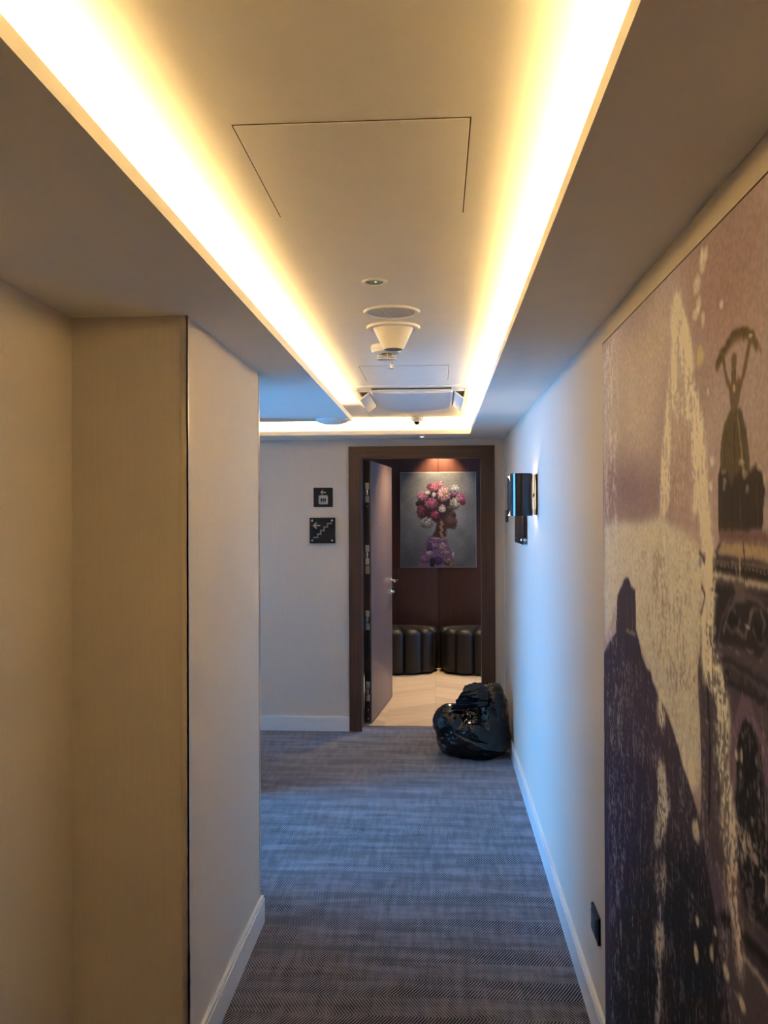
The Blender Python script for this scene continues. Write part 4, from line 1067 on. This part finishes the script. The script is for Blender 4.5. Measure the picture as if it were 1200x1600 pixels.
# air conditioner: four way cassette, slightly raised frame, tilted flaps
ac = thing('air_conditioner', (-0.140, 4.99, ZC), 'white ceiling air conditioner panel with open flaps on both sides', 'air conditioner')
ax0, ax1, ay0, ay1 = -0.470, 0.182, 4.585, 5.40
obj('frame', bm_boxes(((ax0, ay0, ZC - 0.008), (ax1, ay0 + 0.055, ZC), 0.003), ((ax0, ay1 - 0.05, ZC - 0.018), (ax1, ay1, ZC), 0.004),
    ((ax0, ay0 + 0.05, ZC - 0.018), (ax0 + 0.03, ay1 - 0.045, ZC), 0.004), ((ax1 - 0.03, ay0 + 0.05, ZC - 0.018), (ax1, ay1 - 0.045, ZC), 0.004)), 'white_gloss', ac)
obj('air_gap', bm_boxes(((ax0 + 0.02, ay0 + 0.04, ZC - 0.004), (ax1 - 0.02, ay1 - 0.03, ZC))), 'dark_gap', ac, False)
# bowed centre panel
bm = bmesh.new(); px0, px1, py0, py1 = ax0 + 0.105, ax1 - 0.105, ay0 + 0.155, ay1 - 0.035
n = 16; rows = []
for k in range(n + 1):
    t = k / n; y = py0 + (py1 - py0) * t
    row = []
    for q in range(13):
        uu = q / 12; x = px0 + (px1 - px0) * uu
        row.append(bm.verts.new((x, y, ZC - 0.016 - 0.020 * (1 - (2 * uu - 1) ** 2) * (0.4 + 0.6 * t) - 0.012 * t)))
    rows.append(row)
for a, b in zip(rows, rows[1:]):
    for i in range(12): bm.faces.new([a[i], b[i], b[i + 1], a[i + 1]])
top = [[bm.verts.new((v.co.x, v.co.y, ZC - 0.006)) for v in rr] for rr in (rows[0], rows[-1])]
for i in range(12):
    bm.faces.new([top[0][i], rows[0][i], rows[0][i + 1], top[0][i + 1]]); bm.faces.new([rows[-1][i], top[1][i], top[1][i + 1], rows[-1][i + 1]])
bmesh.ops.recalc_face_normals(bm, faces=bm.faces)
obj('intake_panel', bm, 'white_gloss', ac)
obj('near_flap', bm_boxes(((px0, ay0 + 0.126, ZC - 0.014), (px1, ay0 + 0.150, ZC - 0.004), 0.002)), 'white_gloss', ac)
for x0_, x1_ in ((ax0 + 0.02, px0), (px1, ax1 - 0.02)):
    obj('corner_panel', bm_boxes(((x0_, ay0 + 0.05, ZC - 0.010), (x1_, ay0 + 0.185, ZC - 0.003), 0.002)), 'white_gloss', ac)
for s, xa in ((-1, ax0 + 0.035), (1, ax1 - 0.035)):
    bm = bmesh.new(); bm_box(bm, (-0.034, ay0 + 0.17, -0.003), (0.034, ay1 - 0.06, 0.003), 0.0015)
    M = Matrix.Translation((xa - s * 0.026, 0, ZC - 0.034)) @ Matrix.Rotation(s * R(38), 4, 'Y')
    for v in bm.verts: v.co = M @ v.co
    obj('side_flap', bm, 'white_gloss', ac)
    obj('rib', bm_boxes(((xa - s * 0.066 - 0.006, ay0 + 0.15, ZC - 0.022), (xa - s * 0.066 + 0.006, ay1 - 0.04, ZC - 0.004), 0.002)), 'white_gloss', ac)

cc = thing('security_camera', (-0.148, 6.10, ZC), 'small white dome security camera near the far ceiling ledge', 'security camera')
c = (-0.148, 6.10, ZC)
obj('mount', bm_lathe([(0.047, 0), (0.048, -0.010), (0.046, -0.020), (0.034, -0.030), (0.020, -0.034)], c, n=36), 'white_plastic', cc)
obj('dome', bm_lathe([(0.023, -0.030)] + [(0.022 * math.cos(R(a)), -0.034 - 0.022 * math.sin(R(a))) for a in range(0, 90, 15)] + [(0, -0.056)], c, n=24), 'smoked_plate', cc)

dm = thing('dome_sensor', (-0.640, 5.165, ZS), 'shallow round dome under the square corner of the left ledge', 'sensor')
obj('dome', bm_lathe([(0.104, 0), (0.102, -0.006), (0.085, -0.018), (0.055, -0.027), (0.025, -0.031), (0, -0.032)], (-0.640, 5.165, ZS), n=48), 'white_plastic', dm)

dl = thing('ledge_spotlight', (-0.117, 6.33, ZS), 'tiny lit spotlight in the ledge above the door', 'ceiling light')
obj('ring', bm_lathe([(0.014, 0), (0.024, 0), (0.024, -0.003), (0.014, -0.005), (0.014, 0)], (-0.117, 6.33, ZS), n=24), 'white_plastic', dl)
obj('lens', bm_lathe([(0, -0.003), (0.014, -0.003), (0.014, 0)], (-0.117, 6.33, ZS), n=16), 'spot_lens', dl)
d = bpy.data.lights.new('ledge_spotlight_beam', 'SPOT'); d.energy = 6; d.color = (1.0, 0.76, 0.46); d.spot_size = R(100); d.spot_blend = 0.9; d.shadow_soft_size = 0.012
o = bpy.data.objects.new('ledge_spotlight_beam', d); o.location = (-0.117, 6.33, ZS - 0.006); col.objects.link(o)

# ------------------------------------------------------------------ rubbish bag
def bag():
    root = thing('rubbish_bag', (0.235, 5.97, 0), 'full black plastic rubbish bag slumped against the right wall by the door', 'rubbish bag')
    C = Vector((0.235, 5.97, 0.17))
    lumps = [((0.235, 5.97, 0.14), (0.262, 0.235, 0.165)), ((0.375, 6.00, 0.25), (0.122, 0.18, 0.245)), ((0.085, 5.96, 0.215), (0.135, 0.17, 0.130)),
             ((0.30, 6.04, 0.30), (0.17, 0.14, 0.17)), ((0.30, 5.95, 0.09), (0.20, 0.22, 0.10)), ((0.12, 5.98, 0.09), (0.135, 0.20, 0.10))]
    tie = Vector((0.265, 5.86, 0.425))
    def ridge(v): return 1.0 - 2.4 * abs(noise.noise(v))
    bm = bmesh.new(); bmesh.ops.create_icosphere(bm, subdivisions=7, radius=1.0)
    for v in bm.verts:
        d = v.co.normalized(); ts = []
        for c, r in lumps:
            o_ = C - Vector(c)
            a = sum((d[i] / r[i]) ** 2 for i in range(3)); b = 2 * sum(o_[i] * d[i] / r[i] ** 2 for i in range(3)); k = sum((o_[i] / r[i]) ** 2 for i in range(3)) - 1
            D = b * b - 4 * a * k
            if D > 0: ts.append((-b + math.sqrt(D)) / (2 * a))
        s = max(ts); t = s + math.log(sum(math.exp((q - s) * 70) for q in ts if q > 0)) / 70 - 0.012
        p = C + d * t
        q = p - tie; L = q.length
        u = q.normalized() if L > 1e-6 else d
        near = max(0.0, 1 - L / 0.30) ** 0.7
        # pleats that fan out from the tie
        disp = 0.034 * near * min(1.0, (L / 0.11) ** 1.6) * (ridge(u * 3.2 + Vector((7, 2, 1))) * 0.7 + ridge(u * 6.0) * 0.2)
        # soft dents, long level creases low down, thin wrinkles
        disp += 0.016 * noise.noise(p * 5.0 + Vector((3, 1, 5)))
        low = max(0.0, 1 - p.z / 0.22)
        disp += 0.012 * low * ridge(Vector((p.x * 4, p.y * 4, p.z * 26 + p.x * 7)))
        disp += 0.006 * ridge(Vector((p.x * 10 + p.z * 6, p.y * 10, p.z * 14 - p.x * 5)) + Vector((9, 4, 2)))
        disp += 0.0022 * ridge(p * 30.0)
        disp -= 0.055 * math.exp(-(L / 0.10) ** 2)
        p += d * disp
        p.z = max(p.z, 0.003 + 0.004 * abs(noise.noise(p * 20))); p.x = min(p.x, XR - BT - 0.004 if p.z < BB + 0.01 else XR - 0.004)
        v.co = p
    obj('bag_body', bm, 'bag_film', root, True, ang=180)
    # gathered neck that flops over and flares open to the left
    bm = bmesh.new(); nu, nv = 96, 44; rows = []
    path = [Vector((0.345, 5.93, 0.385)), Vector((0.335, 5.865, 0.420)), Vector((0.275, 5.835, 0.440)), Vector((0.205, 5.825, 0.436)), Vector((0.135, 5.815, 0.425))]
    rad = [(0.040, 0.040), (0.050, 0.044), (0.066, 0.046), (0.070, 0.036), (0.066, 0.020)]
    for i in range(nv + 1):
        t = i / nv * (len(path) - 1); k = min(int(t), len(path) - 2); fr = t - k; fs = fr * fr * (3 - 2 * fr)
        c = path[k].lerp(path[k + 1], fr); a = rad[k][0] * (1 - fs) + rad[k + 1][0] * fs; b = rad[k][1] * (1 - fs) + rad[k + 1][1] * fs
        row = []
        for j in range(nu):
            th = 2 * math.pi * j / nu; e = Vector((math.cos(th), math.sin(th), 0))
            m = 1 + 0.22 * ridge(e * 1.9 + Vector((0, 0, t * 0.35))) + 0.12 * ridge(e * 4.0 + Vector((0, 0, t * 0.7))) + 0.05 * noise.noise(e * 9 + Vector((0, 0, t * 3)))
            slant = -0.075 * (i / nv) ** 2 * (-math.sin(th)) * 0.6 - 0.03 * (i / nv) ** 3 * noise.noise(e * 3)     # ragged slanting mouth
            row.append(bm.verts.new((c.x + slant, c.y - math.cos(th) * b * m, c.z + math.sin(th) * a * m)))
        rows.append(row)
    for a, b in zip(rows, rows[1:]):
        for j in range(nu): bm.faces.new([a[j], a[(j + 1) % nu], b[(j + 1) % nu], b[j]])
    inner = [bm.verts.new(v.co + Vector((0.03, 0.0, 0.0)) + (path[-1] - v.co) * 0.35) for v in rows[-1]]
    for j in range(nu): bm.faces.new([rows[-1][j], rows[-1][(j + 1) % nu], inner[(j + 1) % nu], inner[j]])
    bm.faces.new(rows[0][::-1]); bm.faces.new(inner)
    bmesh.ops.recalc_face_normals(bm, faces=bm.faces)
    obj('gathered_top', bm, 'bag_film', root, True, ang=180)
bag()
